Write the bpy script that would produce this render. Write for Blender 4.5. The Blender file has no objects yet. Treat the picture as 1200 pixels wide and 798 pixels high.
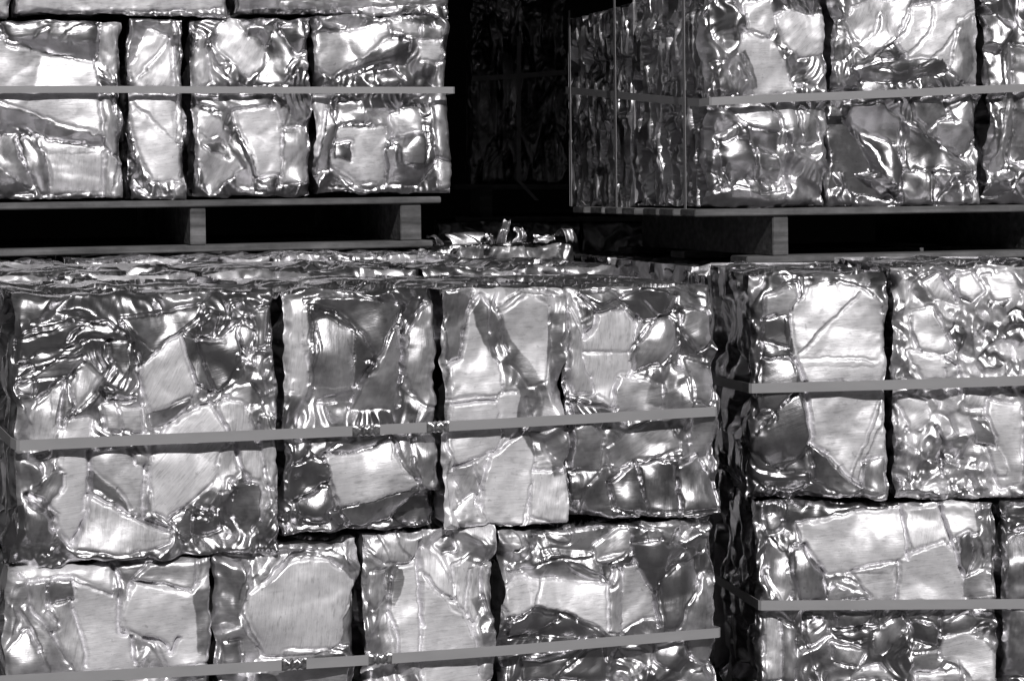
import bpy, math
import numpy as np
from mathutils import Vector, Matrix

# ------------------------------------------------------------------ basics
SC = bpy.context.scene
COL = SC.collection
F = 2300.0          # focal length in photo pixels (1200 wide)
HZ = 225.0          # horizon row of the photo
CZ = 1.12           # eye height

def link(o, parent=None):
    COL.objects.link(o)
    if parent is not None:
        o.parent = parent
    return o

def tag(o, label=None, cat=None, group=None, kind=None):
    if label: o['label'] = label
    if cat: o['category'] = cat
    if group: o['group'] = group
    if kind: o['kind'] = kind
    return o

def empty(name, loc, rot=None):
    e = bpy.data.objects.new(name, None)
    e.empty_display_size = .1
    if rot is not None:
        e.matrix_world = Matrix.Translation(loc) @ rot.to_4x4()
    else:
        e.location = loc
    return link(e)

# ------------------------------------------------------------------ noise
def _lat(seed, n=64):
    return np.random.RandomState(seed & 0x7fffffff).uniform(-1, 1, (n, n))
_LC = {}
def noise(x, y, seed=0):
    if seed not in _LC: _LC[seed] = _lat(seed*7919+13)
    L = _LC[seed]; n = L.shape[0]
    xi = np.floor(x).astype(int); yi = np.floor(y).astype(int)
    fx = x-xi; fy = y-yi
    fx = fx*fx*fx*(fx*(fx*6-15)+10); fy = fy*fy*fy*(fy*(fy*6-15)+10)
    a = L[xi % n, yi % n]; b = L[(xi+1) % n, yi % n]
    c = L[xi % n, (yi+1) % n]; d = L[(xi+1) % n, (yi+1) % n]
    return (a*(1-fx)+b*fx)*(1-fy)+(c*(1-fx)+d*fx)*fy
def fbm(x, y, seed=0, o=3):
    s = 0; a = 1
    for i in range(o):
        s = s+a*noise(x*2**i+i*17.3, y*2**i-i*9.1, seed+i); a *= .5
    return s
def sstep(a, b, x):
    t = np.clip((x-a)/(b-a), 0, 1); return t*t*(3-2*t)

def voro(X, Y, seed):
    """F1, F2 and ids on a jittered unit lattice"""
    R = np.random.RandomState(seed & 0x7fffffff); n = 48
    JX = R.uniform(.05, .95, (n, n)); JY = R.uniform(.05, .95, (n, n))
    xi = np.floor(X).astype(int); yi = np.floor(Y).astype(int)
    d1 = np.full(X.shape, 9.); d2 = np.full(X.shape, 9.)
    i1 = np.zeros(X.shape, int); i2 = np.zeros(X.shape, int)
    px1 = np.zeros(X.shape); py1 = np.zeros(X.shape); px2 = np.zeros(X.shape); py2 = np.zeros(X.shape)
    for dx in (-1, 0, 1):
        for dy in (-1, 0, 1):
            cx = xi+dx; cy = yi+dy
            qx = cx+JX[cx % n, cy % n]; qy = cy+JY[cx % n, cy % n]
            d = np.hypot(X-qx, Y-qy); k = (cx % n)*n+(cy % n)
            m = d < d1
            m2 = (~m) & (d < d2)
            d2 = np.where(m, d1, np.where(m2, d, d2)); i2 = np.where(m, i1, np.where(m2, k, i2))
            px2 = np.where(m, px1, np.where(m2, qx, px2)); py2 = np.where(m, py1, np.where(m2, qy, py2))
            d1 = np.where(m, d, d1); i1 = np.where(m, k, i1)
            px1 = np.where(m, qx, px1); py1 = np.where(m, qy, py1)
    return d1, d2, i1, i2, px1, py1, px2, py2

def crumple(U, V, seed, cell=.07, asp=(1, 1), rot=0., tilt=.35, fine=.5, folds=.5, fdir=90., ffreq=38., matte=.45, mvar=.4, warp=.3):
    """crumpled sheet: metres in, (height, matte, streak angle) out"""
    R = np.random.RandomState(seed*31+7)
    n = 48*48
    c, s = math.cos(math.radians(rot)), math.sin(math.radians(rot))
    X = (U*c+V*s)/(cell*asp[0]); Y = (-U*s+V*c)/(cell*asp[1])
    wx = fbm(X*.8, Y*.8, seed+1); wy = fbm(X*.8+40, Y*.8+9, seed+2)
    X = X+warp*wx; Y = Y+warp*wy
    d1, d2, i1, i2, ax, ay, bx, by = voro(X, Y, seed)
    gx = R.normal(0, tilt, n); gy = R.normal(0, tilt, n); b = R.uniform(-.012, .0, n)
    ma = np.clip(matte+R.normal(0, mvar, n), 0, 1); an = R.uniform(-25, 25, n)+np.where(R.uniform(0, 1, n) > .7, 70, 0)
    cvx = R.normal(0, .35, n); cvy = R.normal(0, .35, n)
    def pl(i, px, py):
        dx = (X-px)*cell*asp[0]; dy = (Y-py)*cell*asp[1]
        return b[i]-gx[i]*dx-gy[i]*dy+cvx[i]*dx*dx/(cell*asp[0])*1.2+cvy[i]*dy*dy/(cell*asp[1])*1.2
    e = d2-d1
    w = .5*np.exp(-e/.09)
    h = (1-w)*pl(i1, ax, ay)+w*pl(i2, bx, by)
    pair = ((i1*i2) % 7) < 3
    h = h+np.where(pair, .0, -.005)*np.exp(-(e/.04)**2)
    # flowing drapery folds: each broad cell has its own direction and pitch
    mk = sstep(-.2, .4, fbm(U/.11+3, V/.11, seed+5, 2)+fine-.5)
    wu = .018*fbm(U/.06, V/.06, seed+61, 2); wv = .018*fbm(U/.06+31, V/.06, seed+62, 2)
    c1, c2, q1, q2, _a, _b, _c, _d = voro((U+wu)/.11+.3, (V+wv)/.13, seed+19)
    R3 = np.random.RandomState(seed+8)
    dr = np.radians(fdir)+R3.normal(0, .55, n); lam = R3.uniform(.013, .034, n); ampc = R3.uniform(.3, 1., n); ph = R3.uniform(0, 1, n)
    def fold(i):
        t = ((U+wu)*np.sin(dr[i])-(V+wv)*np.cos(dr[i]))/lam[i]+ph[i]+.9*fbm(U/.05, V/.05, seed+63, 1)
        s_ = .5+.5*np.sin(2*np.pi*t)
        return lam[i]*ampc[i]*(s_**1.7-.45)*.34
    wq = .5*np.exp(-(c2-c1)/.10)
    fk = .35+.8*sstep(-.3, .4, fbm(U/.13+8, V/.13-5, seed+9, 2)+folds-.5)
    h = h+fk*((1-wq)*fold(q1)+wq*fold(q2))
    X2 = U/(cell*.36)+.7*wx; Y2 = V/(cell*.36)+.7*wy
    f1, f2, j1, j2, cx, cy, ex, ey = voro(X2, Y2, seed+77)
    g2 = R.normal(0, tilt*.9, n); g3 = R.normal(0, tilt*.9, n)
    e2 = f2-f1; w2 = .5*np.exp(-e2/.12); cs = cell*.36
    k1 = -(g2[j1]*(X2-cx)+g3[j1]*(Y2-cy))*cs; k2 = -(g2[j2]*(X2-ex)+g3[j2]*(Y2-ey))*cs
    h = h+((1-w2)*k1+w2*k2)*mk*fine
    m = np.clip(ma[i1]*(1-.35*mk), 0, 1)
    return h, m, an[i1]

# ------------------------------------------------------------------ polygons in face metres
def smooth_poly(P, closed, k=4):
    P = np.asarray(P, float); n = len(P)
    if n < 3: return P
    out = []
    rng = range(n) if closed else range(n-1)
    for i in rng:
        p1, p2 = P[i], P[(i+1) % n]
        p0 = P[(i-1) % n] if (closed or i > 0) else 2*p1-p2
        p3 = P[(i+2) % n] if (closed or i+2 < n) else 2*p2-p1
        for j in range(k):
            t = j/k
            out.append(.5*((2*p1)+(-p0+p2)*t+(2*p0-5*p1+4*p2-p3)*t*t+(-p0+3*p1-3*p2+p3)*t**3))
    if not closed: out.append(P[-1])
    return np.array(out)
def seg_dist(X, Y, P, closed):
    d = np.full(X.shape, 9.); n = len(P)
    tt = np.zeros(X.shape); global SIDE; SIDE = np.zeros(X.shape)
    for i in range(n if closed else n-1):
        a = P[i]; b = P[(i+1) % n]; ab = b-a; L = ab@ab+1e-12
        t = np.clip(((X-a[0])*ab[0]+(Y-a[1])*ab[1])/L, 0, 1)
        q = np.hypot(X-a[0]-t*ab[0], Y-a[1]-t*ab[1])
        m = q < d; d = np.where(m, q, d); SIDE = np.where(m, np.sign((X-a[0])*ab[1]-(Y-a[1])*ab[0]), SIDE); tt = np.where(m, (i+t)/max(1, (n if closed else n-1)), tt)
    return d, tt
def inside(X, Y, P):
    r = np.zeros(X.shape, bool); n = len(P); j = n-1
    for i in range(n):
        xi, yi = P[i]; xj, yj = P[j]
        if yi != yj:
            r ^= ((yi > Y) != (yj > Y)) & (X < (xj-xi)*(Y-yi)/(yj-yi)+xi)
        j = i
    return r

# ------------------------------------------------------------------ stacks
class Stack:
    """frame of one pallet load: corner at photo pixel column px, depth d, front turned by phi, small roll"""
    def __init__(s, px, d, phi, roll=0.):
        s.o = np.array([(px-600)/F*d, d, CZ])
        a, r = math.radians(phi), math.radians(roll)
        e = np.array([math.cos(a)*math.cos(r), math.sin(a)*math.cos(r), math.sin(r)])
        n = np.array([math.sin(a), -math.cos(a), 0.])
        s.e, s.n = e, n; s.up = np.cross(n, e)*-1
        s.up = np.cross(e, -n)
        if s.up[2] < 0: s.up = -s.up
        s.M = Matrix((e, -n, s.up)).transposed()     # local x = along, y = back, z = up
    def uv(s, px, py, off=0.):
        """photo pixel -> (u, v) on the plane off metres in front of the face"""
        ray = np.array([(px-600)/F, 1., (HZ-py)/F]); c = np.array([0, 0, CZ])
        p0 = s.o+s.n*off
        t = ((p0-c)@s.n)/(ray@s.n)
        p = c+ray*t-p0
        return np.array([p@s.e, p@s.up])
    def uvs(s, pts, off=0.):
        return np.array([s.uv(x, y, off) for x, y in pts])
    def side(s, px, py, u0):
        """photo pixel -> (back, up) on the plane x = u0 of this frame"""
        ray = np.array([(px-600)/F, 1., (HZ-py)/F]); c = np.array([0, 0, CZ])
        p0 = s.o+s.e*u0
        t = ((p0-c)@s.e)/(ray@s.e)
        p = c+ray*t-s.o
        return np.array([-(p@s.n), p@s.up])
    def world(s, u, back, v):
        return Vector(s.o+s.e*u-s.n*back+s.up*v)

def pairs(t):
    a = [float(q) for q in t.replace(',', ' ').split()]
    return [(a[i], a[i+1]) for i in range(0, len(a)-1, 2)]

def screened(gu, gv, du, dv, h0, L):
    """height whose slopes follow (gu, gv) as well as they can, held near h0 beyond the length L"""
    ny, nx = gu.shape
    d = np.zeros((ny, nx))
    fu = .5*(gu[:, 1:]+gu[:, :-1])/du; fv = .5*(gv[1:]+gv[:-1])/dv
    d[:, :-1] += fu; d[:, 1:] -= fu; d[:-1] += fv; d[1:] -= fv
    lam = 1./(L*L)
    rhs = d-lam*h0                    # laplacian(h) - lam h = div g - lam h0
    m = np.concatenate([rhs, rhs[:, ::-1]], 1); m = np.concatenate([m, m[::-1]], 0)
    Fm = np.fft.rfft2(m)
    ku = 2*np.cos(2*np.pi*np.arange(nx+1)/(2*nx))-2; kv = 2*np.cos(2*np.pi*np.fft.fftfreq(2*ny))-2
    den = ku[None, :]/du**2+kv[:, None]/dv**2-lam
    return np.fft.irfft2(Fm/den, s=m.shape)[:ny, :nx]

REACH = .006
def apply_feats(S, U, V, h, m, an, feats, seed, du, dv):
    """panels (given in photo pixels) set the slopes of one folded sheet, which is then integrated; ridges and cracks go on top"""
    own = np.zeros(h.shape, int)
    pxs = S.pxs
    wob = 1.3*pxs
    Uw = U+wob*fbm(U*60, V*60, 901, 3); Vw = V+wob*fbm(U*60+9, V*60, 902, 3)
    gv, gu = np.gradient(h, dv, du)
    gu = np.clip(gu*1.35, -1., 1.); gv = np.clip(gv*1.35, -1., 1.)
    stepz = np.zeros(h.shape)
    near = np.full(h.shape, 9.)
    k = 0
    reach = REACH
    R_ = np.random.RandomState(seed+99)
    h0 = -.021+.012*fbm(U/.12, V/.12, seed+3, 2)
    for ft in feats:
        if ft[0] != 'P': continue
        P = S.uvs(pairs(ft[1]))
        nx, ny, bx, by, mt, ang = (list(ft[2:])+[0]*6)[:6]
        o = ft[8] if len(ft) > 8 else {}
        bx *= 1.7; by *= 1.7
        pad = .035
        lo, hi = P.min(0)-pad, P.max(0)+pad
        W = (Uw > lo[0]) & (Uw < hi[0]) & (Vw > lo[1]) & (Vw < hi[1])
        k += 1
        if not W.any(): continue
        x, y = Uw[W], Vw[W]
        d, _ = seg_dist(x, y, P, True); ins = inside(x, y, P); sd = np.where(ins, -d, d)-1.2*pxs
        c = (lo+hi)/2; hw = np.maximum((hi-lo)/2-pad, .01)
        qx = np.clip((x-c[0])/hw[0], -1.15, 1.15); qy = np.clip((y-c[1])/hw[1], -1.15, 1.15)
        kk = .5+1.2*(1-mt)
        pu = -1.45*(nx+bx*qx)+.2*kk*noise(x/.05+k, y/.05, seed+200+k)+.10*noise(x/.018+k, y/.018, seed+210+k)*(.4+noise(x/.07, y/.07, k)**2*3)
        pv = -1.25*(ny+by*qy)+.2*kk*noise(x/.05+k, y/.05, seed+300+k)+.10*noise(x/.018+k, y/.018, seed+310+k)*(.4+noise(x/.07, y/.07, k)**2*3)
        if mt < .45:               # shiny sheets roll from light to dark
            th = R_.uniform(0, 3.14); lm = R_.uniform(.8, 1.5)*2*min(hw)+.02; p0 = R_.uniform(0, 6.28)
            sw = (.42-.5*mt)*np.sin(6.283*((x-c[0])*math.cos(th)+(y-c[1])*math.sin(th)+.012*noise(x/.04, y/.04, seed+k))/lm+p0)
            pu = pu+sw*math.cos(th); pv = pv+sw*math.sin(th)
        for cz in range(3 if mt > .45 else 1):       # straight creases that kink the panel
            th = R_.uniform(0, 3.14); off = R_.uniform(-.5, .5)*min(hw); amp_ = R_.uniform(.05, .16)*(.6+.6*(1-mt))
            sg = np.tanh(((x-c[0])*math.cos(th)+(y-c[1])*math.sin(th)-off+.004*noise(x/.03, y/.03, seed+k+cz))/.0016)
            pu = pu+amp_*math.cos(th)*sg; pv = pv+amp_*math.sin(th)*sg
        # outside the panel the sheet goes on in the same direction for a little while
        n0 = near[W]
        wt = np.where(sd <= 0, 1., np.where((sd < n0), np.exp(-sd/reach), 0.))
        wt = np.where((sd > 0) & (n0 <= 0), 0., wt)
        soft = sstep(.6*pxs, -.6*pxs, sd)
        wt = np.where(sd > .6*pxs, wt, np.maximum(wt*.999, soft))
        gu[W] = gu[W]*(1-wt)+pu*wt; gv[W] = gv[W]*(1-wt)+pv*wt
        m[W] = m[W]*(1-wt)+mt*wt
        an[W] = np.where(wt > .5, ang, an[W])
        near[W] = np.where(sd <= 0, -1., np.minimum(n0, sd))
        z = o.get('z', .003)-.003
        zs = R_.uniform(-.003, .003) if abs(z) < .002 else z
        a = sstep(pxs, -pxs, sd)
        stepz[W] = stepz[W]*(1-a)+zs*a
        # a curled lip along the rim
        stepz[W] += (-.0040*np.exp(-((sd-1.6*pxs)/(2.0*pxs))**2))*(.4+.9*(noise(x/.03, y/.03, seed+k) > -.1))
        h0[W] = h0[W]*(1-a)+(R_.uniform(-.019, -.006)+min(z, 0)*2)*a
        own[W] = np.where(sd < 0, k, own[W])
    def blur(a, s):
        r = np.arange(-6, 7); kx = np.exp(-.5*(r*res_/s)**2); kx /= kx.sum()
        for ax in (0, 1):
            p = np.pad(a, [(6, 6) if q == ax else (0, 0) for q in (0, 1)], mode='edge')
            a = sum(kx[q]*np.take(p, range(q, q+a.shape[ax]), axis=ax) for q in range(13))
        return a
    res_ = du
    gu = blur(gu, .0022); gv = blur(gv, .0022)
    h[:] = screened(gu*1.15, gv*1.15, du, dv, h0, .078)+stepz
    rk = 0
    for ft in feats:
        typ = ft[0]
        if typ == 'P': continue
        P = S.uvs(pairs(ft[1]))
        if typ != 'P':
            w = ft[2]*pxs*(.72 if typ == 'R' else 1); hgt = ft[3]/1000.*(.55 if typ == 'R' else 1.3)
            o = ft[4] if len(ft) > 4 else {}
            P = smooth_poly(P, False, 4)
            lo, hi = P.min(0)-w*3, P.max(0)+w*3
            W = (Uw > lo[0]) & (Uw < hi[0]) & (Vw > lo[1]) & (Vw < hi[1])
            if not W.any(): continue
            d, t = seg_dist(Uw[W], Vw[W], P, False)
            if typ == 'R':      # raised rolled edge
                rk += 1
                s1 = d*SIDE*(1 if (rk*7+seed) % 3 else -1)/pxs          # signed distance in photo pixels
                end = sstep(0, .12, t)*sstep(1, .88, t)*(.65+.5*noise(t*5+rk, t*0, 77))
                lip = sstep(-1.6, 1.4, s1)*np.exp(-(np.maximum(s1, 0)/(5.5*w/pxs))**1.5)
                bead = np.exp(-((s1-.8)/1.1)**2)
                groove = np.exp(-((s1+2.4)/1.9)**2)
                h[W] = h[W]+end*(hgt*1.1*lip-hgt*.95*groove)
                m[W] = np.where((d < w) & (s1 > -.5), m[W]*.6, m[W])
            elif typ == 'V':    # crack
                q = np.exp(-(d/w)**2)*sstep(0, .05, t)*sstep(1, .95, t)
                h[W] = h[W]-hgt*q
            elif typ == 'B':    # bundle of pleats parallel to the line
                n = o.get('k', 4)
                q = sstep(w, w*.85, d)*sstep(0, .08, t)*sstep(1, .92, t)
                dd = d/w*n/2.+.6*noise(U[W]*35, V[W]*35, seed+5)
                tri = np.abs((dd*2 % 2)-1)
                h[W] = h[W]*(1-q)+(h[W]-hgt*.8+1.3*hgt*tri)*q
                m[W] = m[W]*(1-q)+o.get('m', .3)*q
    return own

# ------------------------------------------------------------------ mesh building
def grid_mesh(name, co, mt, sc, own=None, which=None, mat=None, cid=None):
    """co: (nv, nu, 3). Faces limited to cells whose owner == which."""
    nv, nu = co.shape[:2]
    idx = np.arange(nv*nu).reshape(nv, nu)
    q = np.stack([idx[:-1, :-1], idx[:-1, 1:], idx[1:, 1:], idx[1:, :-1]], -1)
    if own is not None:
        sel = own[:-1, :-1] == which
        q = q[sel]
    q = q.reshape(-1, 4)
    if len(q) == 0: return None
    used, inv = np.unique(q, return_inverse=True)
    return (co.reshape(-1, 3)[used], inv.reshape(-1, 4), mt.reshape(-1)[used], sc.reshape(-1, 3)[used])

def make_obj(name, chunks, mats, parent=None, smooth=True, matrix=None):
    vs, fs, ms, ss, mi = [], [], [], [], []
    off = 0
    for (v, f, m, s) in chunks:
        vs.append(v); fs.append(f+off); ms.append(m); ss.append(s); off += len(v)
    v = np.concatenate(vs).astype(np.float32); f = np.concatenate(fs).astype(np.int32)
    me = bpy.data.meshes.new(name)
    me.vertices.add(len(v)); me.vertices.foreach_set('co', v.ravel())
    me.loops.add(f.size); me.loops.foreach_set('vertex_index', f.ravel())
    me.polygons.add(len(f)); me.polygons.foreach_set('loop_start', np.arange(0, f.size, 4, dtype=np.int32))
    try: me.polygons.foreach_set('loop_total', np.full(len(f), 4, np.int32))
    except Exception: pass
    me.update(calc_edges=True)
    me.polygons.foreach_set('use_smooth', np.full(len(f), smooth, bool))
    a = me.attributes.new('matte', 'FLOAT', 'POINT'); a.data.foreach_set('value', np.concatenate(ms).astype(np.float32))
    a = me.attributes.new('streak', 'FLOAT_VECTOR', 'POINT'); a.data.foreach_set('vector', np.concatenate(ss).astype(np.float32).ravel())
    me.materials.append(mats)
    me.update()
    o = bpy.data.objects.new(name, me)
    return link(o, parent)

def streak(U, V, an, seed):
    a = np.radians(an); c, s = np.cos(a), np.sin(a)
    return np.stack([U*c+V*s, -U*s+V*c, np.full(U.shape, seed*.37)+np.floor(an/7.)*.5], -1)

def bale(S, rect, seed, label, group, feats=(), depth=.5, back=0., res=.0016, style=None, side_style=None,
         front=True, left=False, left_res=.005, mat=None, ur=None, tops=None, edge=.009, name='scrap_metal_bale', vr=None):
    """one pressed bale. rect = photo pixels (x0, ytop, x1, ybottom) on the front face of stack S, or metres in ur/vr"""
    x0, y0, x1, y1 = rect if rect else (0, 0, 0, 0)
    if ur: u0, u1 = ur
    else:
        ym = (y0+y1)/2 if y1 > 0 else y0; u0 = S.uv(x0, ym)[0]; u1 = S.uv(x1, ym)[0]
    if vr: v0, v1 = vr
    else:
        xm = (x0+x1)/2; v1 = S.uv(xm, y0)[1]; v0 = y1 if y1 < 0 else S.uv(xm, y1)[1]
    st = dict(cell=.1, fine=.2, folds=.45, tilt=.36, matte=.12, mvar=.2) if len(feats) else dict(cell=.07)
    st.update(style or {})
    W, H = u1-u0, v1-v0
    root = empty(name, S.world((u0+u1)/2, back+depth/2, v0), S.M)
    tag(root, label, 'metal bale', group)
    cx = (u0+u1)/2; cb = back+depth/2
    nu, nv = max(8, int(W/res)), max(8, int(H/res))
    s_, t_ = np.meshgrid(np.linspace(0, 1, nu), np.linspace(0, 1, nv))
    W0 = W; u0 = u0+.003; u1 = u1-.003; W = u1-u0
    jl = .0008*noise(t_*H/.009, t_*0+seed+ord('l'), 55)+.0055*fbm(t_*H/.06, t_*0+seed, seed+21, 3); jr = .0008*noise(t_*H/.009, t_*0+seed+ord('r'), 55)+.0055*fbm(t_*H/.06+50, t_*0+seed, seed+22, 3)
    jb = .0007*noise(s_*W/.009, s_*0+seed+ord('b'), 56)+.0045*fbm(s_*W/.06, s_*0+seed, seed+23, 3); jt = .0007*noise(s_*W/.009, s_*0+seed+ord('t'), 56)+.0045*fbm(s_*W/.06+50, s_*0+seed, seed+24, 3)
    U = u0+jl+s_*(W-jl+jr); V = v0+jb+t_*(H-jb+jt)
    h, m, an = crumple(U, V, seed, **st)
    h = h-(.004 if len(feats) else .004)
    own = apply_feats(S, U, V, h, m, an, feats, seed, W/(nu-1), H/(nv-1)) if len(feats) else np.zeros(h.shape, int)
    # soft press clamp, rounded box edge
    lim = .010
    hs = h+.004
    h = np.where(hs > 0, lim*(1-np.exp(-hs/lim)), hs)-.004
    h = np.maximum(h, -.065)
    de = np.minimum(np.minimum(s_*W, (1-s_)*W), np.minimum(t_*H, (1-t_)*H))
    de = de+.003*noise(U/.02, V/.02, seed+31)+.004*noise(U/.06, V/.06, seed+32)
    bz = np.exp(-np.maximum(de, 0)/.011)
    h = h+bz*(.003*noise(U/.011, V/.011, seed+41)+.004*noise(U/.028, V/.028, seed+42))
    rr = edge
    q = np.clip(1-de/rr, 0, 1.2)
    h = h-rr*.9*q*q
    hb = h
    co = np.stack([U-cx, -(h)+back-cb, V-v0], -1)
    sc = streak(U, V, an, seed)
    parts = []
    main = []
    ids = [i for i in np.unique(own) if i > 0 and (own == i).sum() > .025*own.size]
    o2 = np.where(np.isin(own, ids), own, 0)
    g = grid_mesh('', co, m, sc, o2, 0)
    if g: main.append(g)
    # ---- remaining five faces
    def wrap(edge_co, outward, nres, seed2, length, axis_back, dens, sty, coord_t):
        pass
    nb = max(4, int(depth/left_res))
    def side_grid(bound, outv, nn, sty, amp, sd2, tcoord, m0, flip, keep=None):
        # bound: (k,3) boundary loop on the front; extruded backwards
        b_ = np.linspace(0, 1, nn)[:, None]
        y0_ = bound[None, :, 1]; y1_ = depth/2
        Y = y0_*(1-b_)+y1_*b_
        T = np.broadcast_to(tcoord[None, :], Y.shape)
        hh, mm, aa = crumple(Y+sd2*3.1, T, sd2, **sty)
        win = sstep(0, .02, Y-y0_)
        # regress boundary wobble and front rounding to the box plane
        hh = np.where(hh > 0, .003, hh)-.003
        P = np.zeros(Y.shape+(3,))
        P[..., 0] = bound[None, :, 0]; P[..., 1] = Y; P[..., 2] = bound[None, :, 2]
        P = P+np.array(outv)*(hh*amp*win)[..., None]
        s3 = streak(Y, T, aa, sd2)
        if flip: P = P[:, ::-1]; mm = mm[:, ::-1]; s3 = s3[:, ::-1]
        return grid_mesh('', P, mm, s3)
    ss = dict(cell=.07); ss.update(st); ss.update(matte=.0, mvar=.12, tilt=.5); ss.update(side_style or {})
    def sub(a, step):
        k = max(1, int(step)); r = a[::k]
        return np.vstack([r, a[-1:]]) if (len(a)-1) % k else r
    kf = max(1, left_res/res*.999)
    L_ = sub(co[:, 0], kf if left else 4); R_ = sub(co[:, -1], 4); T_ = sub(co[-1], 2); B_ = sub(co[0], 6)
    main.append(side_grid(L_, (-1, 0, 0), nb if left else 40, ss, 1., seed+401, L_[:, 2]+v0, 0, False))
    main.append(side_grid(R_, (1, 0, 0), 40, ss, 1., seed+402, R_[:, 2]+v0, 0, True))
    ts = dict(cell=.06, asp=(1, 2.2), fine=.6, folds=.9, fdir=0., ffreq=60, matte=.05, mvar=.1, tilt=.3); ts.update(tops or {})
    main.append(side_grid(T_, (0, 0, 1), max(40, int(depth/.004)), ts, 1.15, seed+403, T_[:, 0]+u0, 0, False))
    main.append(side_grid(B_, (0, 0, -1), 12, ss, .8, seed+404, B_[:, 0]+u0, 0, True))
    # back
    bk = np.array([[[-W/2, depth/2, H], [W/2, depth/2, H]], [[-W/2, depth/2, 0], [W/2, depth/2, 0]]], float)
    main.append(grid_mesh('', bk, np.full((2, 2), .3), np.zeros((2, 2, 3))))
    mt = mat or MAT['alu']
    make_obj('crumpled_body', main, mt, root)
    for i in ids:
        g = grid_mesh('', co, m, sc, o2, i)
        if g: make_obj('bent_panel', [g], mt, root)
    return root

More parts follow.
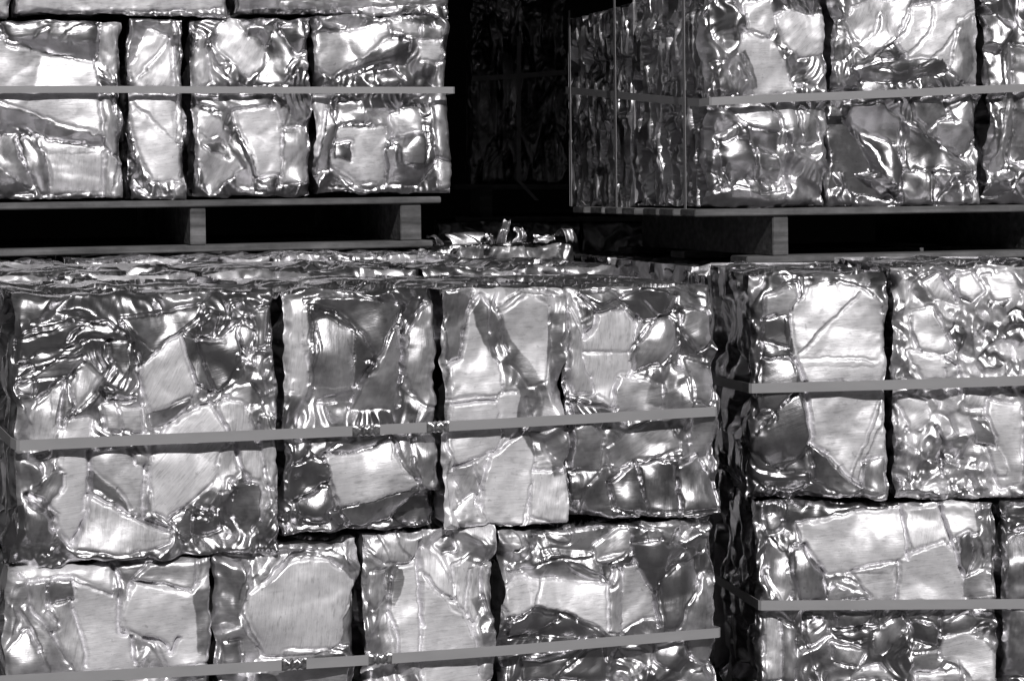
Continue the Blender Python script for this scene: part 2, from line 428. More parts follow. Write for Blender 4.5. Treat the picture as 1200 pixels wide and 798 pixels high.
# ------------------------------------------------------------------ the folds of each bale, read off the photograph
# @bale x0 y0 scale opens a list in the pixels of an enlarged crop; P panel: slope x, slope z, bend x, bend z, matte, streak angle
FEATS = '''
@A1 0 330 4.694
P -.1 -.25 .1 .1 .1 0 : 130 312 380 240 560 242 430 290 350 370 200 440 105 455 112 330
P .1 .12 -.2 .2 .2 0 : 350 370 430 290 520 245 600 245 690 310 640 320 570 300 470 312
P 0 -.05 .1 .2 .2 0 : 180 445 240 400 380 380 440 360 330 430 200 462
P 0 -.25 .1 .2 .1 0 : 110 545 330 450 470 430 400 500 300 590 200 640 190 560
P 0 -.1 .1 .1 .3 0 : 210 530 330 450 460 425 390 495 300 520
P .1 .2 0 .1 .4 0 : 100 592 187 560 182 622 120 610
R 2 6 : 115 210 112 300 130 314 250 276 380 230 500 212 590 238
R 1.3 3 : 180 210 172 232 240 240 340 216 240 206 180 210
R 1.8 5 : 350 370 430 290 520 240 600 240 690 300 725 345
R 2 5 : 358 367 470 310 570 295 655 325
R 2 6 : 105 355 90 400 95 465 200 466 330 430 455 362
R 1.3 4 : 118 370 118 410 140 438
R 2 6 : 95 545 200 490 330 440 465 420
R 1.5 5 : 92 530 85 590 100 600
R 1.8 5 : 130 700 100 650 118 645 135 690 180 795
P .05 .1 .1 .1 .55 80 : 188 715 300 612 345 558 372 570 345 650 320 800 260 960 190 960 170 830
P .1 .05 .1 .1 .3 0 : 455 462 420 560 410 700 400 740 372 790 350 790 375 600
P 0 .0 .1 .1 .6 80 : 465 465 490 480 558 548 500 640 430 700 415 560
R 2.2 6 : 185 718 300 612 350 558
R 2 6 : 468 458 400 520 360 600 330 700 310 800
R 1.7 5 : 462 470 410 560 405 690
R 2.4 7 : 600 510 560 552 500 650 400 740 365 830
P -.2 -.1 .1 .1 .2 0 : 620 330 700 340 705 500 650 590 600 560 655 490 650 440 610 420
R 1.8 6 : 604 325 602 440 655 490 640 530 558 592
R 2 7 : 722 330 732 440 715 520 680 590 620 612 550 610
R 2 6 : 762 360 775 500 762 590 690 640
R 1.6 5 : 640 650 700 660 770 620
P 0 .05 .1 .1 .5 0 : 580 690 640 688 672 740 672 830 600 820
P .05 .2 .1 .1 .6 0 : 680 705 785 718 790 830 690 820
V 1.6 8 : 735 330 785 450 785 600 800 700
V 1.6 8 : 560 600 620 660 760 650
@A1 160 330 4.694
P .05 .25 -.35 .1 .15 10 : -70 215 20 212 250 170 355 143 330 200 150 362 108 388 60 350 0 290
P -.1 -.25 .1 .1 .1 0 : -60 240 0 330 105 392 25 468 5 380 -30 310
P .0 -.02 .05 .1 .9 62 z0 : 258 295 130 392 28 490 60 620 100 725 300 652 326 600 292 440 268 310
P -.1 -.3 .1 .1 .25 30 : 100 735 300 655 298 685 205 790 110 800
P -.05 .02 -.1 .33 .1 15 : 335 335 490 318 577 248 583 400 585 440 470 605 425 595 370 470
P .1 -.15 .1 .1 .2 80 : 262 298 330 325 370 470 425 600 350 560 300 430
P 0 -.15 .1 .1 .1 0 : 370 205 420 175 455 190 430 290 370 300
R 2 7 : 345 312 382 318 490 262 525 170 560 125 620 118 670 130
R 2 7 : 415 178 352 250 345 312
R 1.6 5 : 500 285 530 190 560 165 600 195 625 185
R 1.6 6 : 680 150 710 160 745 135 700 125
R 1.4 5 : 575 250 640 260 665 305 630 390
P .1 .0 .1 .1 .4 80 : 600 225 645 262 665 305 640 385 600 352 585 290
P .1 .1 .3 .1 .3 85 : 680 172 762 140 745 355 672 362
R 2 6 : 680 170 668 362 745 358 768 130
R 1.5 5 : 640 160 660 230 650 280
R 1.6 5 : 655 480 670 400 730 385
R 1.6 6 : 575 390 605 440 665 480
R 2 6 : 345 620 360 590 395 600 405 650 375 672 345 640
P .0 -.05 .1 .1 .6 20 : 505 640 560 582 640 578 692 650 685 678 612 682 560 650
R 2 6 : 410 670 490 655 510 630 570 590
P .05 .12 .1 .1 .6 85 : 510 655 600 690 625 790 680 900 730 1085 722 1200 680 1310 640 1130 600 1010 550 860 500 780 470 690
B 26 6 k3 : 760 540 760 700 785 900
R 2 6 : 620 550 690 640 740 790 760 900
R 1.6 5 : 700 530 745 650 775 800 800 1000
R 1.6 5 : 425 675 500 780 540 860
@A1 160 490 4.694
P .0 .08 .06 .08 .9 48 z0 : 100 218 130 170 215 50 380 -60 420 -60 505 80 485 200 462 300 350 420 230 522 180 550 112 512 95 380
P .0 .02 .1 .1 .6 85 : 700 0 790 0 812 560 780 500 740 330 705 150
P -.1 -.2 .1 .1 .2 0 : 560 365 682 362 692 400 680 560 620 635 555 560
P -.15 -.1 .1 .1 .6 80 : 495 180 545 140 565 300 480 400 465 280
V 1.5 7 : 550 140 590 260 640 370
R 2.4 8 : 480 440 515 540 590 615
R 2 7 : 465 515 490 600 545 655
R 1.8 6 : 560 375 520 350 515 410 540 420 555 385
R 2 7 : 270 505 350 530 420 565
R 1.6 5 : 300 490 400 510 460 540
P .15 .1 .1 .1 .2 0 : 205 558 290 685 335 610 322 560 260 520
P .2 -.1 .1 .1 .1 0 : 340 560 430 570 470 520 490 620 420 650 340 640
R 2 7 : 205 570 240 640 290 690
R 2.2 8 : 740 370 770 470 790 520
R 1.5 5 : 740 380 800 420 810 560
P .1 -.1 .1 .1 .5 85 : 0 200 62 225 48 520 0 560
V 2 9 : 62 230 45 520 80 580 190 612
@A1 0 490 4.694
P .02 .05 .1 .1 .9 5 z0 : 380 20 500 20 490 200 482 400 470 560 400 700 300 545 270 470 342 380 352 300 320 240
P -.2 -.15 .1 .1 .35 60 : 250 392 300 310 342 308 345 380 270 482 225 450
B 30 5 k4 : 250 180 180 260 150 360
R 1.8 5 : 335 190 290 290 182 402
P .15 .0 .3 .1 .25 80 : 155 435 230 468 302 550 302 700 200 705 150 560
P .05 .08 .25 .15 .65 0 z0 : 520 188 680 170 745 275 800 282 815 330 790 540 740 540 620 400 500 280 500 230
P -.1 -.2 .1 .1 .2 0 : 500 300 640 400 735 545 610 450 510 370
P 0 .18 .15 .1 .65 85 : 488 440 640 508 740 560 845 612 950 645 930 690 700 742 425 722 470 600
R 2.2 7 : 485 380 600 455 740 542 900 620 960 640
V 2 8 : 490 180 498 360 475 560 400 705
R 2 6 : 300 690 330 650 400 740 440 772 560 765
R 1.6 5 : 320 690 280 760 220 770
V 3 12 : 150 420 170 440 290 545 310 640
@A2 325 330 5.32
P 0 .05 .05 .05 .95 85 z0 : 60 180 100 140 150 155 175 230 190 480 200 600 190 700 90 680 60 560 25 350 45 230
R 2 7 : 185 150 205 260 195 380 222 405
R 2 6 : 220 175 240 250 262 400 240 740 200 755
R 2 6 : 205 420 215 600 200 750
P .1 .02 .12 .3 .35 85 : 275 240 320 230 390 270 440 300 500 330 520 480 505 740 290 755 270 650 262 420
R 2 6 : 170 135 250 140 400 200 500 290 640 470
R 1.8 6 : 215 200 228 168 250 200
R 2.4 6 : 290 755 340 720 490 690
P -.05 -.25 .1 .05 .2 10 : 200 130 300 110 560 110 800 170 750 280 680 350 640 460 500 280 400 195
P .0 -.3 .1 .1 .15 0 : 512 320 560 380 620 470 570 560 520 640 500 500
P .1 .12 .25 .15 .3 60 : 600 560 680 460 745 300 790 300 805 420 780 560 770 780 500 800 540 700
R 2.2 7 : 500 800 560 650 640 480 745 300 800 295
R 1.8 6 : 570 530 600 510 620 540 590 580 572 550
P .1 .08 .15 .2 .4 80 : 950 170 1010 150 1020 250 1045 500 1030 780 960 780 860 680 815 520 840 350
R 2 7 : 820 160 870 110 960 110
R 1.4 5 : 800 200 850 130 930 120
R 2 6 : 835 420 870 260 960 170
V 2 10 : 812 300 812 500 790 640
V 2 8 : 1020 260 1050 520
@A2 325 480 5.32
P .2 .05 .2 .3 .1 0 : 130 200 200 190 200 250 160 290 120 370
P -.15 -.25 .1 .1 .1 0 : 100 360 300 290 330 440 200 480 120 580 90 560
R 2.4 8 : 110 590 220 520 330 440
R 2 7 : 100 620 100 700 70 720 95 690 110 600
P -.1 -.2 .2 .1 .1 70 : 150 600 250 520 330 500 360 620 350 700 200 710 150 650
R 2 7 : 155 640 180 700 300 705
R 1.8 6 : 180 210 230 280 300 310 320 200
P .0 -.02 .1 .2 .2 20 : 420 220 560 200 730 150 720 200 560 270 380 290 330 270
P .0 .2 .05 .22 .8 5 z.006 : 310 290 460 300 600 260 730 200 750 280 850 440 900 490 720 530 560 580 420 610 380 520
P 0 -.35 .1 .05 .2 80 : 430 625 570 590 900 500 880 580 760 680 600 720 480 740 445 700
P .1 .3 .1 .1 .1 0 : 345 660 400 650 440 720 400 720
P .1 .05 .2 .2 .3 60 : 745 165 830 165 860 300 890 440 830 400 760 270
R 2 7 : 745 170 750 270 850 420 900 490
P .05 .12 .2 .3 .3 80 : 870 200 1000 160 1035 250 1000 350 1030 460 980 500 910 470 880 330
R 1.8 6 : 860 160 880 330 910 450
R 2 7 : 900 490 960 500 1030 490 1030 420
R 1.6 6 : 990 150 1035 220 1030 320 980 380
P 0 -.4 0 0 .1 0 z-.04 : 900 540 1045 520 1045 720 830 730 760 690
R 1.6 5 : 830 590 880 600 890 560
@A3 510 280 2.217
P 0 -.3 .1 .1 .3 80 : 25 140 100 135 105 180 80 310 50 320 30 230
P .02 .08 .05 .05 .95 5 z0 : 100 195 125 150 140 180 150 300 175 345 175 410 50 420 45 340 80 315
P .02 .06 .05 .05 .95 5 : 48 425 172 415 180 500 165 550 60 590 40 540
B 17 7 k4 : 130 140 160 250 240 360 275 420
P 0 .06 .06 .05 1 0 : 180 200 250 150 300 180 310 280 290 370 255 380 210 320
B 12 6 k3 : 335 180 325 300 340 420
R 1.8 6 : 160 190 230 140 310 150 340 150
R 1.5 5 : 165 180 240 130 330 140
B 16 7 k4 : 265 400 255 480 300 560
P .05 .05 .1 .05 .9 0 : 175 410 240 400 255 470 200 520 180 480
P 0 .03 .05 .05 .95 0 : 145 580 250 500 265 560 255 660 230 740 130 740
P .0 -.05 .1 .1 .6 70 : 60 600 100 590 125 660 90 680
P .05 .25 .1 .1 .6 0 : 60 710 110 670 140 740 150 780 80 760
R 2 7 : 40 610 150 560 215 530
V 1.6 7 : 150 570 130 640 118 700
P .05 .2 .2 .1 .2 0 : 345 640 370 620 410 660 390 740 350 700
P .02 .05 .05 .05 .85 80 : 265 610 345 610 350 700 345 740 255 720
B 14 6 k3 : 310 480 330 560 345 620
R 2 7 : 40 740 100 770 160 790
V 2 9 : 45 430 170 420
R 2 5 : 20 130 40 300 42 440 40 700
@A4 510 280 2.217
P .1 .1 .2 .1 .6 80 : 350 160 370 150 385 200 400 260 420 400 375 400 360 300
P 0 .06 .1 .2 .8 85 z0 : 430 200 530 190 540 220 515 295 400 300 395 260 425 240
P 0 .28 .25 .1 .2 0 : 400 145 470 140 540 190 535 215 500 170 430 190
R 2.6 7 : 385 140 440 170 490 160 540 200
R 2 6 : 355 170 380 230 400 260
V 1.8 9 : 395 262 425 230 430 180
P 0 .03 .1 .05 .9 85 z0 : 402 302 515 300 520 345 480 430 440 410 410 340
P 0 .0 .05 .1 .6 5 : 500 365 600 385 600 450 480 455 480 400
R 2 6 : 470 430 490 370 510 355 600 380
P .1 -.05 .2 .2 .35 60 : 535 340 540 280 590 215 625 210 640 280 600 320
R 2 6 : 520 290 560 230 620 200 645 210
R 2 6 : 535 348 600 320 645 260 650 210
P .2 .2 .1 .1 .2 0 : 630 290 655 270 650 330 640 330
P -.1 -.2 .2 .2 .1 0 : 500 160 560 130 640 150 630 190 560 210
R 2 6 : 420 122 560 125 660 130 690 150 730 160
R 1.8 6 : 545 145 600 200 680 180
R 1.8 6 : 640 170 720 200 735 260 700 280
P .15 .1 .2 .2 .3 20 : 660 190 720 190 738 260 700 290 660 240
P .15 .12 .2 .2 .3 0 : 660 310 720 320 738 370 720 430 675 410
R 2 7 : 640 230 700 290 740 270
R 2 7 : 660 310 740 330
R 2 7 : 660 420 730 430 740 380
B 18 6 k3 : 620 350 600 400 590 440
R 2 5 : 665 300 670 420 655 520
P -.1 -.1 .2 .1 .4 0 : 670 450 735 450 735 560 690 570
P 0 .05 .02 .12 .35 30 z0 : 455 550 600 468 640 530 640 545 480 600
R 1.6 5 : 455 550 480 600 640 545
B 22 7 k4 : 380 480 400 560 430 640
B 14 6 k3 : 450 480 430 560 440 610
P -.2 -.3 .2 .2 .1 0 : 360 500 400 480 440 520 430 600 370 600
P .0 .26 .3 .1 .15 85 : 540 590 590 580 630 600 640 650 635 710 560 700 530 640
P .05 .2 .25 .15 .2 80 : 645 600 700 570 735 650 740 700 650 710
P -.1 -.15 .2 .2 .15 0 : 470 640 530 590 540 650 555 720 480 700
R 2.4 7 : 480 620 540 580 640 575 700 565
R 2.4 7 : 470 720 640 715 740 710 765 700
R 2.2 8 : 735 460 735 560 750 700
P -.1 -.3 .1 .1 .2 0 : 405 660 450 600 470 700 470 740 400 740
V 1.8 9 : 360 420 470 440 485 445
V 2 9 : 350 150 358 300 362 440 360 600
@A5 0 500 2.677
P 0 .15 .1 .2 .8 5 z0 : 60 440 230 430 340 430 355 460 355 540 230 490 110 500 95 480
P 0 .03 .05 .05 1 3 z0 : 230 500 360 545 385 650 410 670 425 770 275 775 245 600
P -.2 -.3 .1 .1 .3 0 : 150 550 175 490 225 490 235 545 180 570
P .1 .05 .1 .1 .6 80 : 150 575 220 555 265 700 270 775 240 775 190 680
R 2 5 : 110 495 230 485 360 540
P .05 0 .1 .1 .6 85 : 95 500 145 490 145 590 185 640 170 650 110 580
R 2 7 : 75 560 150 640 240 775
R 2 7 : 60 570 110 640 160 775
R 2 6 : 150 570 180 600 185 640
P .05 .05 .2 .2 .4 0 : 30 710 90 650 130 740 150 790 40 790
R 2 6 : 15 540 60 600 40 660
V 2 9 : 350 435 385 500 378 640 410 665
P .0 -.15 .2 .2 .4 0 : 370 450 470 440 560 430 480 490 420 500
P 0 .05 .1 .1 .5 0 : 480 440 620 415 615 520 520 490 430 490
P .0 .04 .05 .05 1 4 z0 : 430 500 610 525 660 480 690 640 680 740 540 760 500 680 410 640 395 600
R 1.8 6 : 420 490 500 500 610 525
B 14 6 k3 : 640 500 660 620 665 740
V 2.2 10 : 455 670 520 690 545 720 570 660
V 1.8 8 : 420 660 435 760
R 1.8 5 : 20 455 200 430 340 428
@A6 230 590 3.077
P 0 .02 .16 .14 .85 86 z0 : 240 300 330 230 410 205 490 215 570 290 590 330 560 400 540 500 480 540 270 560 215 480 180 400 200 330
R 2.4 7 : 240 310 300 260 340 215 400 185 470 195 570 270
R 2 6 : 230 300 290 240 340 200 400 170 520 180 560 250
R 1.8 6 : 90 190 200 200 215 230 170 320 160 420 250 560
R 2 6 : 90 170 250 175 280 200 190 320 185 420 270 560
R 1.6 5 : 290 150 310 200 250 260
B 16 6 k5 : 100 200 110 330 100 470
B 14 6 k5 : 95 165 280 150 540 160
P .1 -.05 .2 .1 .3 80 : 545 420 590 330 575 500 540 510
P .1 .1 .2 .1 .2 0 : 110 510 160 510 170 580 115 580
R 1.8 6 : 330 560 350 540 520 545 570 580
P -.1 -.1 .1 .1 .4 0 : 300 610 430 600 560 590 550 680 330 680
R 2 7 : 560 150 545 200 580 240 600 300
@A7 230 590 3.077
P 0 .15 .2 .2 .5 80 : 600 130 700 95 830 100 825 160 780 220 690 210 630 170
R 2 6 : 590 110 690 95 830 95 870 110
R 1.6 6 : 590 135 650 190 690 215
R 1.6 6 : 660 110 690 160 710 220
R 1.6 6 : 730 100 750 160 800 210
P 0 .06 .05 .03 1 3 z0 : 740 240 800 230 812 400 808 560 735 550 715 420 720 330
P 0 .05 .03 .03 1 3 z0 : 835 260 870 280 940 380 1000 440 1020 560 1040 680 830 680 830 450
P .05 .05 .1 .05 .8 85 : 830 170 880 200 930 300 940 350 880 310 835 250
P .1 .05 .1 .05 .8 85 : 950 230 1000 200 1005 330 985 400 945 340
P .1 .0 .15 .05 .7 85 : 1010 230 1040 240 1030 380 1010 430 990 380
B 12 7 k3 : 630 330 640 450 660 600
B 10 6 k3 : 700 240 735 280 700 380
V 1.8 9 : 820 130 815 300 832 460
V 1.6 8 : 705 390 735 480 738 620
R 1.8 6 : 880 310 930 390 980 430 1010 500 1040 620
R 1.6 5 : 940 220 945 330 970 420
B 13 6 k4 : 1030 330 1060 400 1080 520
P .1 .1 .2 .1 .6 80 : 1050 230 1090 220 1095 330 1070 400 1050 330
P .0 .1 .2 .2 .6 0 : 890 160 940 120 950 170 910 180
B 16 7 k4 : 900 150 980 160 1080 190
R 1.6 5 : 600 250 625 370 610 500
P .15 .0 .2 .05 .5 85 : 640 260 690 250 690 340 650 380 625 330
@A8 560 590 3.529
P .0 .05 .2 .1 .3 0 : 300 130 370 110 480 110 520 170 470 210 330 200
R 2 7 : 290 130 320 110 390 110 400 160 350 165 295 140
R 2 7 : 400 105 560 95 740 110 800 130 850 95
R 2.4 8 : 250 260 320 230 460 230 480 210 310 200 280 240
P .1 .2 .2 .2 .7 0 : 120 130 150 115 190 140 200 180 160 190 125 150
R 2.4 8 : 125 130 160 120 190 170 160 200
R 2.4 8 : 210 130 250 150 280 200 270 250 180 290 135 270
R 2.2 7 : 200 140 240 200 230 240 150 270
P .0 .08 .1 .1 .5 30 : 500 180 600 120 635 115 655 200 560 250 510 240
R 2.2 7 : 500 240 580 220 655 200
P -.1 -.3 .1 .1 .1 0 : 570 260 640 215 660 260 600 290
P 0 .05 .03 .22 .85 3 z0 : 105 370 180 320 250 330 320 330 560 350 600 380 545 540 500 500 380 450 250 430 140 470 110 400
R 2 6 : 300 270 270 360 240 440
P .05 .02 .12 .05 .5 85 : 560 360 590 280 610 300 615 420 610 530 555 530
P .05 .05 .12 .1 .6 5 : 620 270 680 260 740 400 755 470 700 470 615 525
P -.15 -.25 .1 .2 .1 20 z-.004 : 150 480 250 440 380 470 540 560 300 560 140 560
P .1 -.1 .2 .3 .1 20 : 150 500 230 450 350 480 250 540 150 560
R 2 6 : 240 435 380 460 480 510 570 560
P -.1 -.2 .3 .2 .05 0 : 660 170 770 160 850 180 880 200 780 290 740 360 690 280
R 1.8 6 : 760 340 800 270 900 190
P -.1 -.15 .15 .15 .1 80 : 775 330 850 260 920 250 930 340 870 420 850 510 800 520 770 420
R 2.2 7 : 920 230 935 330 880 420 850 510
R 2.2 7 : 790 540 770 400 765 320 800 280
P .1 .08 .25 .3 .3 85 : 900 470 960 310 1000 310 1010 370 1000 660 940 680 890 560
R 2.2 8 : 930 400 960 310 990 300 1010 360
R 2 6 : 600 310 570 350 540 310 460 270 380 240
R 1.6 6 : 370 240 440 300 540 330
R 2 7 : 930 100 990 90 1010 120 960 200 930 190
R 1.6 6 : 930 130 1000 130
B 14 6 k3 : 960 110 1000 160 940 190
R 1.8 6 : 750 100 790 170 830 100 890 160
P -.05 .35 .1 .2 .1 20 : 215 660 300 650 450 600 500 570 400 640 330 720 340 740 220 740
P -.2 -.2 .2 .1 .1 30 : 370 730 480 620 540 600 545 740
R 2.2 7 : 210 660 300 665 400 620
R 2.6 9 : 585 590 640 650 700 680 740 720
R 2 7 : 570 640 600 690 570 690
P .1 0 .3 .3 .15 0 : 760 600 870 570 900 650 850 700 760 660
B 20 8 k3 : 710 600 760 640 820 700
R 2 7 : 860 580 900 650 980 690
V 2 10 : 755 360 765 520
@C1 820 290 2.574
P .12 .2 .15 .15 .6 0 : 205 150 290 130 300 150 270 200 200 210
P .0 .05 .1 .3 .1 20 : 195 225 265 205 290 300 285 325 190 325
P .1 -.05 .3 .2 .1 20 : 190 340 285 335 315 405 240 480 180 510 180 400
P .15 .22 .2 .1 .1 0 : 195 295 285 315 280 330 195 330
R 2 7 : 215 130 290 100 312 110 305 160 270 200
R 2 6 : 190 170 185 300 180 500
P -.05 -.3 .1 .2 .1 20 : 150 600 240 490 300 440 330 560 335 610 250 680 180 660
R 2 6 : 275 190 290 320 315 400
V 2 9 : 290 330 325 430 345 600
P .05 .1 .06 .06 .8 5 z0 : 285 200 340 130 420 110 500 130 545 170 560 260 580 400 310 400 290 330
P .05 .08 .06 .06 .8 5 z0 : 325 435 575 415 560 560 565 650 480 720 420 660 345 600
R 1.8 7 : 295 325 400 220 500 130
R 1.6 5 : 295 345 420 340 550 350
R 2.2 7 : 460 700 520 560 565 440
R 1.6 6 : 480 705 555 520
P .1 .1 .1 .2 .2 0 : 340 600 400 640 470 710 500 730 440 750 360 700
R 2.2 7 : 345 600 400 650 470 715 540 740
R 2.4 8 : 140 610 170 670 260 700 340 690
R 2 7 : 140 680 220 740 300 745 350 720
R 2 7 : 220 670 310 640 335 600
P -.1 -.3 .2 .1 .1 0 : 150 620 250 690 330 690 340 720 250 730 170 700
P .1 .12 .3 .1 .4 80 : 500 650 560 640 565 740 500 750
R 2 6 : 500 130 550 160 575 280 585 400
R 1.6 5 : 505 120 540 100 580 110
R 1.8 6 : 170 500 210 490 225 520 200 545
B 12 6 k4 : 350 110 430 95 530 95
@C2 820 290 2.574
P .05 .05 .1 .1 .7 60 : 690 110 740 80 760 130 790 170 720 150
R 1.6 6 : 640 130 670 90 720 75 760 90
V 2.4 10 : 740 80 790 165
P .02 .05 .1 .1 .8 5 z0 : 650 195 710 185 770 310 720 320 660 300
R 1.8 6 : 705 180 770 300 800 390
R 1.8 6 : 640 210 665 300 700 325 760 320
P .1 .18 .2 .2 .6 0 : 790 90 830 80 860 130 830 160 790 140
P .05 .1 .1 .1 .7 0 : 870 90 950 90 970 150 900 160
B 10 6 k3 : 605 150 600 250 620 400
P .05 .05 .1 .1 .8 30 : 610 450 690 470 700 520 650 560 610 520
P .05 .05 .1 .1 .8 0 : 640 320 730 330 740 400 680 390
P .1 .12 .1 .1 .7 60 : 820 420 890 430 870 480 810 480
P .0 .02 .1 .1 .9 3 z0 : 880 470 975 480 975 710 920 730 880 600
R 2 6 : 850 530 900 580 940 680 900 700
P -.1 -.2 .1 .1 .4 0 : 830 520 870 520 900 600 850 590
P .1 .1 .1 .1 .6 60 : 600 480 625 540 610 570
R 1.6 6 : 600 580 650 610 700 650 840 660
R 1.8 6 : 600 740 720 750 880 735
V 1.6 8 : 740 330 790 370 790 450
V 1.6 8 : 720 540 745 600 740 700
@C3 830 560 3.243
P .0 .12 .05 .08 .9 4 z0 : 350 190 520 135 740 130 760 220 760 315 560 350 470 370 400 300 365 250
P .02 .1 .05 .05 .9 80 : 755 130 885 110 925 245 790 275 765 200
P .02 .12 .05 .05 .9 3 : 895 110 1020 85 1035 200 940 230
P .02 .06 .03 .05 .9 4 z0 : 735 325 790 290 900 250 940 290 975 400 975 475 735 470
P .02 .0 .05 .1 .7 5 : 560 360 725 330 720 465 630 465
R 1.6 6 : 545 355 640 345 725 325
R 1.6 5 : 725 330 722 465
V 1.6 7 : 750 130 765 315
V 1.6 7 : 888 105 930 240 975 390
P .1 .05 .2 .1 .3 0 : 230 160 280 150 290 200 240 220
R 1.8 6 : 220 110 290 100 290 180 240 210 230 160
P -.05 -.05 .1 .3 .1 0 z.001 : 290 110 450 90 740 120 600 130 480 140 400 165 300 170
P .05 .15 .2 .1 .3 85 : 240 250 290 290 320 440 290 470 240 380
R 2 6 : 215 370 240 460
P .1 .1 .2 .25 .2 80 : 330 270 370 270 440 360 450 460 360 460 330 370
R 2 7 : 345 170 350 260 320 290 330 400
R 1.8 6 : 370 270 430 360 470 380 540 360
V 1.8 9 : 370 250 400 320 460 370
P .0 .2 .2 .2 .5 20 : 470 460 490 400 540 400 620 460
R 2 7 : 480 410 540 430 620 450
P .15 .0 .3 .1 .2 80 : 960 230 1000 210 1020 300 990 370 970 340
R 2 7 : 1030 210 1060 300 1050 350 990 380
R 1.6 6 : 1080 230 1095 300 1090 390
P .05 -.05 .1 .1 .5 10 : 985 390 1050 365 1100 370 1100 440 985 455
R 1.8 6 : 980 385 1060 360 1105 370
B 18 7 k4 : 1060 100 1080 180 1070 260
P .15 .0 .1 .05 .6 85 : 230 530 280 560 280 770 225 770
R 2 6 : 220 520 270 510 340 550
P .1 .0 .2 .1 .3 85 : 290 560 330 580 330 770 290 770
R 2 6 : 365 500 370 600 420 770
P .1 .1 .2 .2 .3 40 : 380 540 450 540 470 600 400 640 375 600
R 1.8 6 : 380 570 430 540 450 560 400 590
P .05 .25 .3 .2 .1 0 : 480 590 560 590 600 570 640 600 560 620 500 610
R 2.2 7 : 470 590 540 580 600 560 640 520
P -.1 -.1 .2 .2 .1 0 : 480 510 640 505 640 560 500 570
P .1 .1 .2 .2 .3 60 : 640 600 750 530 760 560 690 660 640 680
R 2.2 7 : 650 590 740 530 770 600 770 660
P -.1 -.3 .2 .2 .1 0 : 780 560 890 510 880 580 880 640 800 620
R 1.8 6 : 780 550 850 560 890 590 880 610
P .0 .05 .1 .1 .8 10 z0 : 890 680 920 610 1000 600 1060 640 1090 680 1100 770 1000 770 960 700
R 1.6 5 : 900 700 960 720 1010 770
P .1 .15 .2 .2 .2 0 : 900 550 1000 510 1090 520 1090 560 980 580 900 600
R 2 6 : 900 560 1000 515 1090 510
R 2 6 : 1000 600 1060 560 1100 580
P .05 .15 .2 .2 .6 0 : 570 770 600 740 660 730 700 770
P .05 .2 .1 .1 .7 0 : 810 760 960 748 960 780 810 780
P .0 -.1 .2 .2 .3 0 : 790 680 880 670 880 740 790 740
P .1 .1 .2 .2 .4 60 : 480 640 600 670 570 720 500 700
B 20 7 k4 : 480 660 520 720 540 770
@C4 830 560 3.243
P 0 .1 .1 .2 .2 0 : 1100 95 1195 95 1260 100 1260 150 1150 140
R 2 6 : 1090 100 1130 150 1260 155
P -.1 -.35 .1 .1 .05 0 : 1120 160 1260 165 1260 190 1160 200
R 2.6 8 : 1170 210 1190 180 1260 190
P .1 .15 .2 .2 .2 80 : 1140 260 1200 230 1260 230 1260 460 1140 460
P .0 -.1 .2 .2 .2 80 : 1130 500 1260 500 1260 760 1130 760
@B1 0 0 2.66
P .0 .0 .05 .1 .6 3 z0 : -200 100 0 110 150 170 290 190 305 265 320 350 330 420 200 400 0 320 -200 280
P 0 -.3 .05 .1 .1 8 : -200 290 0 325 200 395 330 430 330 460 180 435 0 370 -200 340
P 0 -.3 .2 .2 .1 0 : 0 60 150 60 300 70 310 140 290 185 150 160 30 130
R 2.4 6 : -200 90 0 120 150 165 300 190
R 1.4 5 : 100 120 150 90 145 130 100 120
R 1.4 5 : 170 130 230 80 310 70
R 1.4 5 : 230 150 230 90 320 80
P 0 .02 .05 .2 .6 85 z0 : 130 440 340 465 330 590 160 600
R 2 6 : -200 340 0 370 130 430 340 465
P .0 .12 .3 .2 .3 60 : -200 420 0 430 50 420 70 500 100 580 0 530 -200 500
P .1 .0 .3 .1 .2 70 : 60 430 90 420 140 480 155 600 130 600 90 520
R 2 6 : 60 430 90 420 140 480 158 600
P 0 -.3 .1 .1 .1 0 : -200 520 0 530 100 600 -200 605
P .15 .05 .3 .1 .6 85 : 320 90 350 60 385 65 385 180 345 245 315 180
R 2 6 : 375 180 370 300 370 500 350 600
P .15 .05 .3 .1 .5 85 : 335 480 385 500 395 620 330 620
P .1 .1 .3 .1 .5 85 : 320 300 345 300 360 400 360 480 335 460
R 1.8 6 : 330 200 360 250 385 180
@B2 0 0 2.66
P .05 .08 .1 .05 .8 60 z0 : 470 90 530 110 545 270 430 265 410 220
R 1.8 6 : 430 250 530 130
P .05 .02 .1 .1 1 5 z0 : 405 300 548 300 555 420 560 560 480 560 430 450
R 1.8 6 : 410 310 480 370 560 450
P .1 -.1 .1 .1 .2 0 : 430 65 540 60 545 110 480 85
R 1.8 5 : 400 190 410 400 440 560
R 1.8 5 : 565 220 575 400 570 570
R 1.8 6 : 490 550 520 600 545 590
P .1 .1 .2 .1 .5 80 : 550 210 575 220 580 400 558 450
@B3 0 0 2.66
P .05 .1 .1 .1 .8 60 z0 : 690 80 740 65 770 120 830 160 815 200 780 235 690 150
P .15 .05 .2 .1 .6 80 : 605 200 630 110 660 250 610 265
P 0 .22 .2 .2 .1 40 : 860 100 880 90 950 160 930 200 890 260 800 260 840 200
P -.05 -.3 .1 .2 .1 0 : 880 85 950 80 955 150 930 160
R 2 6 : 640 80 670 180 720 250 760 260
R 1.8 6 : 690 200 720 210 700 250
R 2 6 : 890 240 930 190 970 200 960 250
P 0 .15 .2 .1 .2 0 : 610 300 850 300 840 330 700 340 610 320
R 2 6 : 610 310 640 340 700 350
P .05 .1 .1 .1 .5 60 : 610 340 680 380 720 430 770 460 760 520 660 600 620 500
